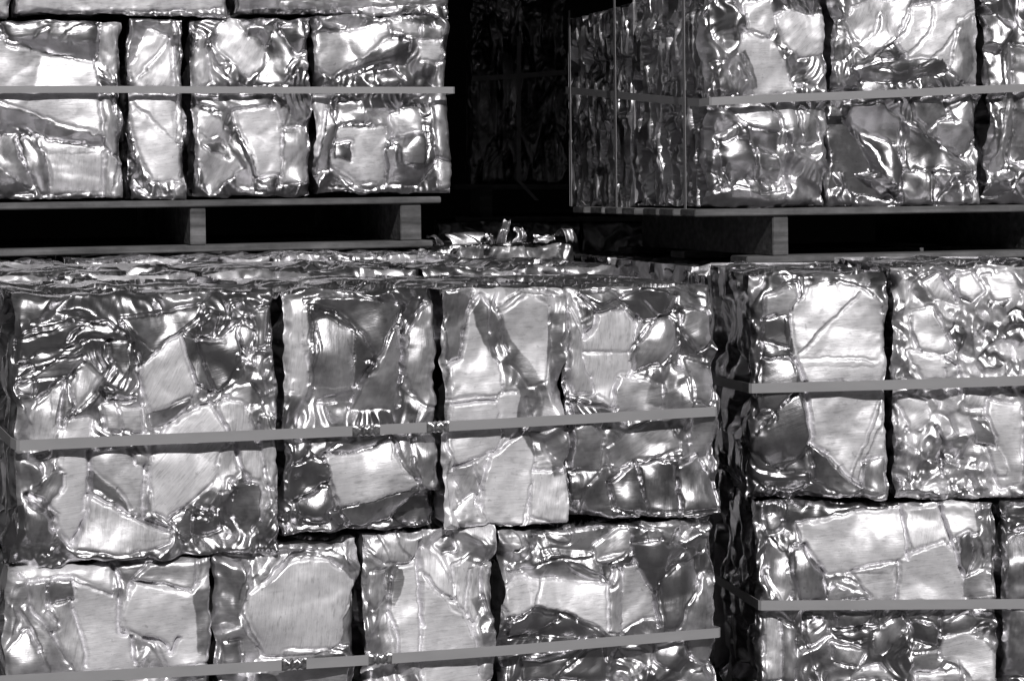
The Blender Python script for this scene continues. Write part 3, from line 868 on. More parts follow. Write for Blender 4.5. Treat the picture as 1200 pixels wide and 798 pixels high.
P .1 .28 .1 .1 .1 0 : 640 450 690 450 720 490 660 470
R 2 6 : 610 400 650 430 690 430
P .02 .0 .05 .05 .9 5 z0 : 740 350 860 340 880 390 880 500 860 560 800 540 750 400
P .1 .1 .1 .1 .4 80 : 890 400 960 400 960 560 890 570
R 2 6 : 880 330 910 340 890 400 960 390
P -.2 -.35 .1 .1 .1 0 : 740 400 780 480 810 580 750 570 740 540 765 520 720 450
R 2 7 : 730 400 770 480 810 560 870 580
R 2 6 : 720 350 700 400 740 390
P .1 .2 .1 .1 .1 0 : 810 560 870 550 860 600 800 590
@B4 350 0 2.66
P 0 .02 .1 .2 .5 10 z0 : 45 115 150 100 285 75 280 120 200 190 110 240 50 200
P 0 -.2 .05 .3 .1 20 : 120 240 200 190 285 120 340 130 340 190 200 220
R 2.2 7 : 110 250 200 220 300 190
P .1 .12 .1 .1 .5 0 : 290 60 380 80 380 110 300 90
P .1 .08 .1 .1 .8 0 : 385 130 440 120 455 160 440 190 390 180
P .1 -.1 .1 .1 .4 0 : 390 85 450 85 450 115 390 115
P .0 .3 .2 .2 .1 0 : 250 230 300 220 330 260 260 270
P .05 .1 .1 .1 .9 80 : 45 300 85 300 90 480 40 490 38 400
R 1.6 5 : 60 80 90 50 130 90
R 1.6 5 : 150 100 180 50 250 50
P .05 .15 .1 .2 .2 0 : 130 320 200 320 205 390 120 390
P -.1 -.3 .2 .1 .1 0 : 100 340 120 395 230 390 120 420 100 520 60 540
P .0 .0 .1 .1 .7 5 z0 : 130 400 270 400 270 560 180 570 110 520
P .1 .3 .1 .1 .1 0 : 120 450 165 445 165 495 120 490
R 2.4 7 : 60 545 115 525 180 575 70 580
P .0 .35 .25 .2 .05 0 : 305 430 400 415 400 500 360 520 310 520
P -.1 -.3 .3 .3 .1 0 : 280 470 305 450 310 520 400 510 420 440 430 500 380 570 290 570
R 2.2 7 : 280 470 300 430 400 410
P .15 .1 .3 .1 .3 85 : 430 330 450 200 480 190 485 500 440 490
P .05 .05 .1 .2 .6 0 : 300 360 380 350 385 410 310 420
P .15 .15 .2 .2 .5 0 : 440 500 480 510 500 580 450 580
R 2 6 : 360 300 400 360 430 330
R 1.8 6 : 90 330 130 300 200 330
@BT1 0 0 2.66
P 0 .08 .02 .2 .8 3 z0 : 55 -250 700 -250 690 20 600 25 300 30 60 40
@BT2 350 0 2.66
P 0 -.1 .1 .2 .4 5 z0 : -180 -250 480 -250 480 -8 200 10 -180 30
P 0 -.2 .1 .2 .3 5 : -50 0 480 -5 480 10 200 15 -50 30
@BT0 0 0 2.66
P 0 .05 .1 .2 .7 5 z0 : -500 -250 30 -250 30 35 -500 30
@D1 640 0 3.07
P .05 .08 .08 .05 .95 3 z0 : 730 125 800 130 830 160 870 250 900 330 760 330 730 270 690 200
P .05 .03 .1 .1 .8 10 : 730 20 810 5 830 80 820 130 740 100
R 2.2 7 : 700 90 790 135 830 110
R 2 7 : 690 180 740 280 760 330
B 12 6 k3 : 690 190 730 270 750 330
P .05 .05 .1 .1 .8 40 z0 : 840 60 900 40 960 60 1020 50 1020 190 920 200 870 150
R 2 7 : 830 150 880 230 910 330
P .05 .22 .1 .25 .3 5 z0 : 670 385 780 372 840 420 845 470 790 470 720 430
R 2.4 7 : 690 460 760 455 840 480
P -.1 -.3 .2 .2 .15 0 : 640 500 680 490 740 520 760 600 690 660 650 600
P .05 .0 .1 .4 .2 0 : 770 540 830 560 855 620 850 650 770 640
R 1.8 5 : 770 600 850 615
R 1.8 5 : 770 640 850 650
P -.1 -.25 .1 .1 .1 0 : 740 460 840 490 835 550 760 530
P .0 .35 .1 .1 .2 0 : 625 495 690 460 690 480 650 500
P .1 .2 .2 .1 .1 80 : 615 230 650 230 690 330 640 350
R 2 7 : 610 0 615 120 640 200 610 330 640 340
B 12 7 k3 : 640 100 660 200 700 330
P .1 .2 .1 .1 .1 0 : 560 590 630 650 560 700
P -.05 -.3 .1 .2 .1 0 : 570 700 700 680 800 700 870 690 870 730 700 745 580 740
R 2 7 : 570 710 700 680 760 690
P .05 .1 .1 .1 .4 80 : 850 360 900 370 900 450 870 460
B 20 7 k3 : 900 450 890 560 920 700
V 2.4 12 : 880 480 880 700
B 22 8 k4 : 1000 180 1010 400 990 600
P .1 .1 .2 .1 .5 60 : 930 400 980 430 990 500 940 520
@D2 800 0 2.3475
P 0 .15 .1 .1 .6 60 z0 : 480 20 550 0 640 0 610 70 520 150 480 120 460 60
P 0 .1 .1 .1 .8 20 z0 : 640 20 760 0 820 0 820 100 740 180 640 180 600 120
R 2.4 7 : 640 0 620 80 540 140 490 170
R 2.2 7 : 700 0 680 90 600 160 520 190
R 2 7 : 560 30 540 90 490 130 450 180
R 2 7 : 770 60 720 130 660 180 620 190
P 0 -.25 .1 .2 .1 10 : 480 190 560 170 720 165 740 190 620 220 500 215
R 2.4 8 : 440 10 470 90 490 120
R 2 6 : 450 200 560 180 600 200 720 175
P .1 .1 .2 .1 .5 80 : 770 60 830 30 830 230 770 220 745 190
B 10 6 k3 : 780 100 790 180 740 230
P 0 -.3 .1 .1 .1 0 z-.03 : 420 250 500 240 490 330 540 400 560 470 500 480 410 440
P -.1 -.15 .2 -.2 .15 10 : 475 290 560 290 610 330 625 390 620 470 560 460 520 390 480 330
P .0 .25 .3 -.2 .05 30 z.008 : 520 370 590 400 625 470 600 510 570 500 555 440
R 2.4 8 : 500 270 470 290 475 330 540 400 575 490
P .1 .25 .15 -.2 .1 20 z.008 : 625 340 700 380 770 430 810 470 650 465 620 500 625 410
R 2.4 8 : 620 330 625 420 630 470
R 2.4 8 : 630 345 710 390 810 468
R 1.6 6 : 620 470 700 465 810 468
P -.1 -.35 .1 .1 .05 0 z-.04 : 480 480 570 500 620 550 500 530
R 2 7 : 440 490 450 520 540 530 610 555
R 1.6 6 : 490 490 500 515 600 540
P .1 -.1 .3 .2 .1 60 : 620 480 690 470 720 520 690 565 620 560
R 2.2 7 : 740 540 760 505 800 510 800 550 750 560
R 1.8 6 : 690 470 685 540 700 560
P .1 .1 .3 .3 .2 40 : 640 280 720 270 740 310 690 350 650 320
P .0 -.1 .2 .2 .3 20 : 720 340 790 330 820 370 790 430 730 400
R 2 7 : 720 330 790 270 820 270
R 1.8 6 : 730 400 790 430 820 370
P .1 .1 .2 .1 .4 60 : 740 280 800 265 820 330 760 330
@D3 800 0 2.3475
R 2.6 8 : 890 80 900 140 895 300 860 480 840 530 880 545 920 500 910 460 880 480 900 520 940 500
P .15 .05 .3 .1 .3 85 : 900 120 920 120 925 300 890 460 870 470 895 300
P .0 .0 .3 .1 .2 85 : 930 130 1050 130 1050 450 930 440
'''
FE = {}
def parse_feats():
    cur = None
    for ln in FEATS.strip().split('\n'):
        if ln[0] == '@':
            n, x0, y0, s = ln[1:].split(); x0, y0, s = float(x0), float(y0), float(s)
            cur = FE.setdefault(n, []); continue
        a, b = ln.split(':'); a = a.split()
        q = [float(t) for t in b.split()]
        pts = ' '.join('%.2f %.2f' % (x0+q[i]/s, y0+q[i+1]/s) for i in range(0, len(q)-1, 2))
        o = {}
        for t in a[7 if a[0] == 'P' else 3:]:
            if t[0] == 'z' : o['z'] = float(t[1:])+(.003 if t != 'z0' else .004)
            elif t[0] == 'k': o['k'] = int(t[1:])
            elif t[0] == 's': o['s'] = 1
        if a[0] == 'P':
            cur.append(('P', pts)+tuple(float(t) for t in a[1:7])+(o,))
        else:
            h = float(a[2])
            if a[0] == 'B': h /= 1000.
            cur.append((a[0], pts, float(a[1]), h, o))
parse_feats()

# ------------------------------------------------------------------ materials
MAT = {}
def newmat(name):
    m = bpy.data.materials.new(name); m.use_nodes = True
    nt = m.node_tree; nt.nodes.clear()
    out = nt.nodes.new('ShaderNodeOutputMaterial'); b = nt.nodes.new('ShaderNodeBsdfPrincipled')
    nt.links.new(b.outputs[0], out.inputs[0])
    return m, nt, b
def nd(nt, typ, **kw):
    n = nt.nodes.new(typ)
    for k, v in kw.items():
        if k.startswith('i_'): n.inputs[k[2:].replace('_', ' ')].default_value = v
        else: setattr(n, k, v)
    return n
def mth(nt, op, a, b=None, c=None, clamp=False):
    n = nt.nodes.new('ShaderNodeMath'); n.operation = op; n.use_clamp = clamp
    for i, x in enumerate((a, b, c)):
        if x is None: continue
        if isinstance(x, (int, float)): n.inputs[i].default_value = x
        else: nt.links.new(x, n.inputs[i])
    return n.outputs[0]
def rng(nt, x, a, b, c, d):
    n = nt.nodes.new('ShaderNodeMapRange'); nt.links.new(x, n.inputs[0])
    for i, v in enumerate((a, b, c, d)): n.inputs[i+1].default_value = v
    return n.outputs[0]
def grey(nt, x):
    n = nt.nodes.new('ShaderNodeCombineColor'); nt.links.new(x, n.inputs[0])
    g = mth(nt, 'MULTIPLY', x, .985); nt.links.new(g, n.inputs[1])
    g = mth(nt, 'MULTIPLY', x, 1.02); nt.links.new(g, n.inputs[2])
    return n.outputs[0]
def noi(nt, vec, sx, sy, sz, scale=1., detail=3., rough=.55):
    mp = nd(nt, 'ShaderNodeVectorMath', operation='MULTIPLY'); nt.links.new(vec, mp.inputs[0]); mp.inputs[1].default_value = (sx, sy, sz)
    n = nd(nt, 'ShaderNodeTexNoise'); n.inputs['Scale'].default_value = scale; n.inputs['Detail'].default_value = detail
    n.inputs['Roughness'].default_value = rough
    nt.links.new(mp.outputs[0], n.inputs['Vector'])
    return n.outputs['Fac']

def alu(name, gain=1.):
    m, nt, b = newmat(name)
    at = nd(nt, 'ShaderNodeAttribute', attribute_name='matte')
    st = nd(nt, 'ShaderNodeAttribute', attribute_name='streak')
    tc = nd(nt, 'ShaderNodeTexCoord')
    M = at.outputs['Fac']
    fine = noi(nt, st.outputs['Vector'], 28, 900, 9, detail=3)           # brushed lines
    mid = noi(nt, st.outputs['Vector'], 50, 190, 9, detail=4, rough=.65)    # broken scratches
    blot = noi(nt, tc.outputs['Object'], 16, 16, 16, detail=5, rough=.65)   # tarnish
    spot = noi(nt, tc.outputs['Object'], 75, 75, 75, detail=3)
    # patchy oxide amount
    t = mth(nt, 'ADD', M, mth(nt, 'MULTIPLY', mth(nt, 'SUBTRACT', blot, .5), .55))
    t = mth(nt, 'ADD', t, mth(nt, 'MULTIPLY', mth(nt, 'SUBTRACT', mid, .5), mth(nt, 'MULTIPLY_ADD', M, .65, .03)), clamp=True)
    t = rng(nt, t, .12, .8, 0, 1)
    ox = t
    # colour
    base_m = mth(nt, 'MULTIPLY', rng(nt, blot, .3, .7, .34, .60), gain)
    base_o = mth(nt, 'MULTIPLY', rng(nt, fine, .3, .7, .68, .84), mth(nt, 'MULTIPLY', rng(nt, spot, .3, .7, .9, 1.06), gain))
    mix = nd(nt, 'ShaderNodeMix', data_type='FLOAT')
    nt.links.new(ox, mix.inputs[0]); nt.links.new(base_m, mix.inputs[2]); nt.links.new(base_o, mix.inputs[3])
    col = mix.outputs[0]
    dark = rng(nt, spot, .66, .74, 1., .72)
    scr = rng(nt, mid, .34, .46, .80, 1.)
    col = mth(nt, 'MULTIPLY', col, dark)
    scrM = mth(nt, 'ADD', 1., mth(nt, 'MULTIPLY', mth(nt, 'SUBTRACT', scr, 1.), M))
    col = mth(nt, 'MULTIPLY', col, scrM)
    nt.links.new(grey(nt, col), b.inputs['Base Color'])
    nt.links.new(rng(nt, ox, 0, 1, 1., .42), b.inputs['Metallic'])
    r = mth(nt, 'ADD', rng(nt, ox, 0, 1, .335, .47), mth(nt, 'MULTIPLY', mth(nt, 'SUBTRACT', fine, .5), .16))
    nt.links.new(r, b.inputs['Roughness'])
    bh = mth(nt, 'ADD', mth(nt, 'MULTIPLY', fine, .22), mth(nt, 'MULTIPLY', spot, .25))
    bh = mth(nt, 'ADD', bh, mth(nt, 'MULTIPLY', blot, .8))
    bm = nd(nt, 'ShaderNodeBump'); bm.inputs['Strength'].default_value = .5; bm.inputs['Distance'].default_value = .0022
    nt.links.new(bh, bm.inputs['Height']); nt.links.new(bm.outputs[0], b.inputs['Normal'])
    return m
MAT['alu'] = alu('crushed_aluminium')
MAT['dull'] = alu('shade_darkened_aluminium', .5)  # same aluminium with shade put into its colour, for the far and gap bales

def plain(name, c, rough, metallic=0., nz=(40, 40, 40), amt=.15, bump=.0):
    m, nt, b = newmat(name)
    tc = nd(nt, 'ShaderNodeTexCoord')
    n = noi(nt, tc.outputs['Object'], *nz, detail=5)
    n2 = noi(nt, tc.outputs['Object'], 9, 14, 14, detail=6, rough=.7)
    cc = mth(nt, 'MULTIPLY', rng(nt, n, .3, .7, c*(1-amt), c*(1+amt)), rng(nt, n2, .3, .7, 1-amt, 1+amt*.7))
    nt.links.new(grey(nt, cc), b.inputs['Base Color'])
    b.inputs['Roughness'].default_value = rough; b.inputs['Metallic'].default_value = metallic
    if bump:
        bm = nd(nt, 'ShaderNodeBump'); bm.inputs['Strength'].default_value = .6; bm.inputs['Distance'].default_value = bump
        nt.links.new(n, bm.inputs['Height']); nt.links.new(bm.outputs[0], b.inputs['Normal'])
    return m
MAT['strap'] = plain('painted_steel_strap', .27, .6, 0., (15, 15, 60), .05)
MAT['seal'] = plain('crimped_steel', .42, .33, .9, (140, 140, 140), .6, .001)
MAT['wood'] = plain('weathered_wood', .10, .85, 0., (3, 45, 60), .5, .004)
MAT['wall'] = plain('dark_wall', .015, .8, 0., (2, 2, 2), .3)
MAT['ground'] = plain('yard_concrete', .07, .85, 0., (1.2, 1.2, 1.2), .3, .003)

# ------------------------------------------------------------------ camera, sky, sun
cam = bpy.data.cameras.new('camera'); co_ = bpy.data.objects.new('camera', cam); link(co_)
cam.sensor_width = 36.; cam.sensor_fit = 'HORIZONTAL'; cam.lens = F/1200*36
cam.shift_y = -(399-HZ)/1200.; cam.clip_start = .05; cam.clip_end = 2000
co_.location = (0, 0, CZ); co_.rotation_euler = (math.pi/2, 0, 0)
SC.camera = co_
SUN_EL, SUN_AZ = math.radians(37), math.radians(12)      # azimuth: to the right of straight behind the camera
sd = Vector((math.sin(SUN_AZ)*math.cos(SUN_EL), -math.cos(SUN_AZ)*math.cos(SUN_EL), math.sin(SUN_EL)))
sl = bpy.data.lights.new('sun', 'SUN'); sl.energy = 4.7; sl.angle = math.radians(.53); sl.color = (1, .985, .97)
so = bpy.data.objects.new('sun', sl); link(so); so.location = (3, -6, 6); so.rotation_euler = sd.to_track_quat('Z', 'Y').to_euler()
w = bpy.data.worlds.new('World'); SC.world = w; w.use_nodes = True
nt = w.node_tree; nt.nodes.clear()
sky = nd(nt, 'ShaderNodeTexSky', sky_type='NISHITA', sun_disc=False, sun_elevation=SUN_EL, sun_rotation=math.pi-SUN_AZ)
bw = nd(nt, 'ShaderNodeRGBToBW'); nt.links.new(sky.outputs[0], bw.inputs[0])
bg = nd(nt, 'ShaderNodeBackground'); bg.inputs['Strength'].default_value = .05
nt.links.new(bw.outputs[0], bg.inputs['Color'])
ow = nd(nt, 'ShaderNodeOutputWorld'); nt.links.new(bg.outputs[0], ow.inputs[0])
SC.view_settings.view_transform = 'Standard'; SC.view_settings.look = 'None'
SC.view_settings.exposure = -.5; SC.view_settings.gamma = 1.
SC.cycles.use_denoising = True
SC.cycles.max_bounces = 8

# ------------------------------------------------------------------ simple solids
def box_obj(name, lo, hi, mat, parent=None, bev=.002):
    import bmesh
    lo, hi = Vector(lo), Vector(hi)
    c = (lo+hi)/2; s = hi-lo
    bm = bmesh.new(); bmesh.ops.create_cube(bm, size=1.)
    for v in bm.verts: v.co = Vector((v.co.x*s.x, v.co.y*s.y, v.co.z*s.z))+c
    if bev: bmesh.ops.bevel(bm, geom=bm.edges[:], offset=bev, segments=2, affect='EDGES')
    me = bpy.data.meshes.new(name); bm.to_mesh(me); bm.free(); me.materials.append(mat)
    return link(bpy.data.objects.new(name, me), parent)

def pallet(S, u0, u1, d0, d1, ztop, hgt, strs, label, sw=.04, group='wooden pallets', ndk=7, bot=None):
    """ztop = v of the deck's top in stack coordinates"""
    r = empty('wooden_pallet', S.world((u0+u1)/2, (d0+d1)/2, ztop-hgt), S.M)
    tag(r, label, 'pallet', group)
    cx, cy = (u0+u1)/2, (d0+d1)/2
    th = .016
    L = d1-d0; bwid = .095
    R_ = np.random.RandomState(int(abs(u0*1000))+3)
    for i in range(ndk):
        y = d0+(L-bwid)*i/(ndk-1)
        j = R_.uniform(-.006, .006)
        box_obj('deck_board', (u0-cx+j, y-cy, hgt-th), (u1-cx+j, y-cy+bwid-.004, hgt), MAT['wood'], r)
    for (a, b) in strs:
        box_obj('stringer', (a-cx, d0-cy+.008, th+.0005), (b-cx, d1-cy-.008, hgt-th-.0005), MAT['wood'], r)
    b0, b1 = bot or (u0, u1)
    for y in (d0+.004, (d0+d1)/2-bwid/2, d1-bwid-.004):
        box_obj('bottom_board', (b0-cx, y-cy, 0), (b1-cx, y-cy+bwid, th), MAT['wood'], r)
    return r

def ribbon(name, pts, nrm, wid, width, mat, label=None, cat='strap', group=None, thick=.0012, parent=None, org=None):
    """flat band along world points; nrm outward, wid across"""
    pts = [Vector(p) for p in pts]
    o0 = org if org is not None else sum(pts, Vector())/len(pts)
    vs, fs = [], []
    for p, n, w_ in zip(pts, nrm, wid):
        n = Vector(n).normalized(); w_ = Vector(w_).normalized()
        for a, b in ((-.5, 0), (.5, 0), (.5, 1), (-.5, 1)):
            vs.append(p+w_*a*width+n*b*thick-o0)
    for i in range(len(pts)-1):
        for k in range(4):
            a = i*4+k; b = i*4+(k+1) % 4
            fs.append((a, b, b+4, a+4))
    fs += [(0, 1, 2, 3), tuple(len(vs)-4+k for k in (3, 2, 1, 0))]
    me = bpy.data.meshes.new(name); me.from_pydata([tuple(v) for v in vs], [], fs); me.materials.append(mat); me.update()
    o = bpy.data.objects.new(name, me); o.location = o0 if parent is None else o0-parent.location
    link(o, parent)
    if label: tag(o, label, cat, group)
    return o
def dens(P, k=12):
    out = []
    for i in range(len(P)-1):
        for j in range(k):
            t = j/k; out.append(tuple(P[i][q]*(1-t)+P[i+1][q]*t for q in range(len(P[i]))))
    out.append(tuple(P[-1])); return out

# ------------------------------------------------------------------ the stacks
ROW = .40
A = Stack(8, 2.99, 19.8); A.pxs = 1.0/700
B = Stack(0, 4.6, 18., .75); B.pxs = 1.0/490
C = Stack(882, 3.5, 2.0, .15); C.pxs = 1.0/657
D = Stack(830, 4.46, 17., .6); D.pxs = 1.0/512
E = Stack(548, 6.3, 3., 0); E.pxs = 1.0/365

LOW = -.98
def g(k): return FE.get(k, ())
gA = 'bales in the front left stack'; gB = 'bales in the rear left stack'; gC = 'bales in the front right stack'
gD = 'bales in the rear right stack'
topA = dict()
# front left stack
bale(A, (16, 346, 329, 657), 11, 'wide bale with swirling folded sheets at the left end of the front upper row', gA, g('A1'), .55, res=.0014, left=True, style=dict(cell=.075))
bale(A, (333, 342, 519, 625), 12, 'narrow bale with a pale square bent sheet below the two strap seals', gA, g('A2'), .55, res=.0014)
bale(A, (522, 340, 670, 618), 13, 'tall pale bale with long vertical pleats just right of the strap seals', gA, g('A3'), .55, res=.0014, style=dict(matte=.7, fdir=88, folds=.8))
bale(A, (667, 337, 848, 608), 14, 'bale of overlapping bright plates at the right end of the front upper row', gA, g('A4'), .55, res=.0014)
bale(A, (6, 662, 250, LOW), 15, 'streaky matte bale in the bottom left corner under the swirling folded bale', gA, g('A5'), .55, res=.0015, left=True, style=dict(matte=.5))
bale(A, (256, 640, 424, LOW), 16, 'lower bale with one big dull rounded sheet ringed by folds', gA, g('A6'), .55, res=.0015, style=dict(matte=.35, fdir=80, folds=.9, ffreq=60))
bale(A, (429, 624, 586, LOW), 17, 'pale lower bale of long upright creased sheets with a crumpled top edge', gA, g('A7'), .55, res=.0015, style=dict(matte=.75, fdir=88, folds=.8))
bale(A, (590, 616, 847, LOW), 18, 'wide lower bale with dark hollow folds at the right end of the bottom row', gA, g('A8'), .55, res=.0015)
# its second row back: only the tops are seen
ua = [A.uv(x, 400)[0] for x in (8, 330, 334, 519, 522, 848)]
vt = A.uv(430, 343)[1]
cnt = 0
def plainbales(S, us, v0, v1, back, depth, seed, labels, grp, res=.006, tops=None, **kw):
    for i, (a, b) in enumerate(us):
        bale(S, None, seed+i, labels[i], grp, (), depth, back, res, ur=(a, b), vr=(v0, v1), tops=tops, left_res=.008, **kw)
BH = 'second row bale showing only its crushed top, front left stack, '
plainbales(A, [(ua[0]+.01, .40), (.41, .83), (.84, ua[5]+.06)], vt-.40, vt+.012, .565, .55, 31,
           [BH+'at the left end', BH+'in the middle', BH+'at the right end'], gA)
plainbales(A, [(ua[0]+.01, .62), (.63, ua[5])], LOW, vt-.403, .565, .55, 35,
           ['bale buried in the left rear bottom of the front left stack']*1+['bale buried in the right rear bottom of the front left stack'], gA, tops=dict(fine=.1))
pallet(A, ua[0], ua[5], .0, 1.12, LOW, CZ+LOW-.0, [(ua[0]+.01, ua[0]+.05), (.58, .62), (ua[5]-.05, ua[5]-.01)], 'weathered pallet on the ground under the front left stack')

# front right stack
bale(C, (880, 321, 1043, 587), 41, 'tall bale with one big bright bulging sheet at the left of the front right stack', gC, g('C1'), .55, res=.0015, left=True)
bale(C, (1048, 313, 1262, 586), 42, 'finely crumpled bright bale cut by the right edge of the photo', gC, g('C2'), .55, res=.0015, style=dict(cell=.034, fine=.9, matte=.6, mvar=.3, tilt=.5))
bale(C, (885, 592, 1172, LOW), 43, 'lower right bale with flat bright rectangular plates above the strap', gC, g('C3'), .55, res=.0015, left=True)
bale(C, (1176, 588, 1400, LOW), 44, 'dark edged bale in the bottom right corner of the photo', gC, g('C4'), .55, res=.002)
uc = [C.uv(x, 450)[0] for x in (880, 1043, 1048, 1262)]
vc = C.uv(1000, 320)[1]
CH = 'second row bale showing only its crushed top, front right stack, '
plainbales(C, [(uc[0], .42), (.43, .95)], vc-.40, vc-.03, .565, .5, 45, [CH+'left one', CH+'right one'], gC)
plainbales(C, [(uc[0], .45), (.46, .95)], LOW, vc-.405, .565, .5, 47, ['bale buried at the lower left rear of the front right stack', 'bale buried at the lower right rear of the front right stack'], gC)
pallet(C, 0, 1.1, 0, 1.1, LOW, CZ+LOW, [(.02, .06), (.5, .54), (1.04, 1.08)], 'weathered pallet on the ground under the front right stack')

# rear left stack (upper load on its pallet)
vb = B.uv(200, 235)[1]
def Bb(x0, y0, x1, y1): return (x0, y0, x1, y1)
bale(B, (-170, 24, 145, 234), 51, 'bale with a large smooth sheet crossed by a dark band, cut by the left edge', gB, g('B1'), .5, res=.0022)
bale(B, (149, 22, 219, 233), 52, 'narrowest bale of the rear left stack with one scuffed upright sheet', gB, g('B2'), .5, res=.0022)
bale(B, (226, 21, 366, 230), 53, 'shiny bale of angular bent plates over the middle stringer of the raised pallet', gB, g('B3'), .5, res=.0022)
bale(B, (369, 19, 531, 226), 54, 'shiny bale with round hollow highlights at the right end of the rear left stack', gB, g('B4'), .5, res=.0022)
for i, (x0, x1, lab) in enumerate(((-200, 15, 'bale cut by the top left corner of the photo'), (18, 266, 'long pale lower edge of a bale along the top left of the photo'),
                                   (276, 533, 'bale edge at the top of the photo above the bale with round hollows'))):
    u0 = B.uv(x0, 20)[0]; u1 = B.uv(x1, 20)[0]; v0 = B.uv((x0+x1)/2, 17)[1]
    bale(B, None, 55+i, lab, gB, g('BT%d' % i), .5, res=.0022, ur=(u0, u1), vr=(v0, v0+.36))
ub = [B.uv(x, 235)[0] for x in (-170, 512, 531)]
pt = vb; ph = .125
sp = [B.uv(222, 250)[0], B.uv(240, 250)[0], B.uv(468, 250)[0], B.uv(492, 250)[0]]
pallet(B, ub[0], ub[1], -.02, 1.0, pt, ph, [(-.3, -.26), (sp[0], sp[1]), (sp[2], sp[3])], 'grey wooden pallet carrying the rear left bales', bot=(ub[0], B.uv(505, 280)[0]))
vl = pt-ph
BL = 'low bale under the rear left raised pallet, '
plainbales(B, [(ub[0], .12), (.13, .56), (.57, 1.0)], -.58, vl-.003, -.42, .94, 61, [BL+'leftmost', BL+'second from left', BL+'third from left'], gB, res=.004)
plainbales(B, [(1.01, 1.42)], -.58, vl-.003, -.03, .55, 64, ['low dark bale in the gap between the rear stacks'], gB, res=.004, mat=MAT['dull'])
plainbales(B, [(ub[0], .12), (.13, .56), (.57, 1.0)], -.58, vl-.003, .53, .5, 65, ['far low bale under the raised pallet, '+q for q in ('leftmost', 'middle', 'rightmost')], gB)
plainbales(B, [(ub[0], .5), (.51, 1.42)], -1.0, -.583, -.42, 1.42, 68, ['ground bale under the rear left stack, left one', 'ground bale under the rear left stack, right one'], gB)
pallet(B, ub[0], 1.42, -.42, 1.02, -1.0, CZ-1.0-.012, [(-.3, -.26), (.5, .54), (1.3, 1.34)], 'pallet on the ground under the rear left stack')

# rear right stack on its pallet
bale(D, (832, -30, 976, 243), 71, 'tall corner bale with a shaded pleated side and a bright front', gD, g('D1'), .5, res=.0021, left=True, edge=.022, left_res=.0026, side_style=dict(cell=.05, asp=(.6, 2.4), fdir=90, folds=1., ffreq=30, fine=.5, tilt=.6, matte=.3, mvar=.2))
bale(D, (980, -32, 1153, 242), 72, 'tall bale with fanned folds above the strap and a hollow funnel below', gD, g('D2'), .5, res=.0021)
bale(D, (1160, -34, 1340, 241), 73, 'bale with a curled loop of sheet at the top right edge of the photo', gD, g('D3'), .5, res=.0025)
ud = [D.uv(x, 240)[0] for x in (832, 1340)]
vd = D.uv(1000, 243)[1]
bale(D, None, 74, 'dark pleated bale seen side on behind the tall corner bale', gD, (), .5, back=.51, res=.006, ur=(ud[0]+.002, ud[0]+.36), vr=(vd, vd+.52), left=True, left_res=.0026,
     side_style=dict(cell=.05, asp=(.6, 2.4), fdir=90, folds=1., ffreq=30, fine=.5, tilt=.6, matte=.3, mvar=.2))
us = [D.uv(x, 250)[0] for x in (812, 903, 921)]
pallet(D, us[0], ud[1], -.02, .84, vd, .125, [(us[1], us[2]), (D.uv(1215, 250)[0], D.uv(1215, 250)[0]+.04)], 'grey wooden pallet carrying the rear right bales', bot=(D.uv(872, 305)[0], ud[1]))
vdl = vd-.125
DL = 'low bale under the rear right raised pallet, '
plainbales(D, [(us[0]-.02, .4), (.41, .8), (.81, 1.25)], -.58, vdl-.003, -.03, .53, 75, [DL+'leftmost', DL+'middle', DL+'rightmost'], gD)
plainbales(D, [(us[0]-.02, .6), (.61, 1.25)], -.58, vdl-.003, .51, .5, 78, ['far left low bale under the rear right raised pallet', 'far right low bale under the rear right raised pallet'], gD)
plainbales(D, [(us[0]-.02, .6), (.61, 1.25)], -1.0, -.583, -.03, 1.04, 80, ['ground bale under the rear right stack, left one', 'ground bale under the rear right stack, right one'], gD)
pallet(D, us[0]-.02, 1.25, -.03, 1.02, -1.0, CZ-1.0-.012, [(0, .04), (.5, .54), (1.1, 1.14)], 'pallet on the ground under the rear right stack')

# far stack in the dark between them
gE = 'bales in the far shaded stack'
ve = E.uv(600, 216)[1]
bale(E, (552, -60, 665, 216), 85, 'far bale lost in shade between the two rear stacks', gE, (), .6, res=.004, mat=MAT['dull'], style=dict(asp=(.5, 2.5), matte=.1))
ue = [E.uv(x, 200)[0] for x in (552, 665)]
pallet(E, ue[0]-.05, ue[1]+.6, 0, 1.0, ve, .12, [(.04, .08), (.5, .54)], 'shaded pallet under the far bale')
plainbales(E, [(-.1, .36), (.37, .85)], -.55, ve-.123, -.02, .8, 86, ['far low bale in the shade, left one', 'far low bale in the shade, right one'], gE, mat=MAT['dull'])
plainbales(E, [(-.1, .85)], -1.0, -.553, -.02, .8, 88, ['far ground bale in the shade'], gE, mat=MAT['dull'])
pallet(E, -.1, .85, 0, .8, -1.0, CZ-1.0-.003, [(0, .04), (.4, .44)], 'shaded pallet on the ground under the far bales')

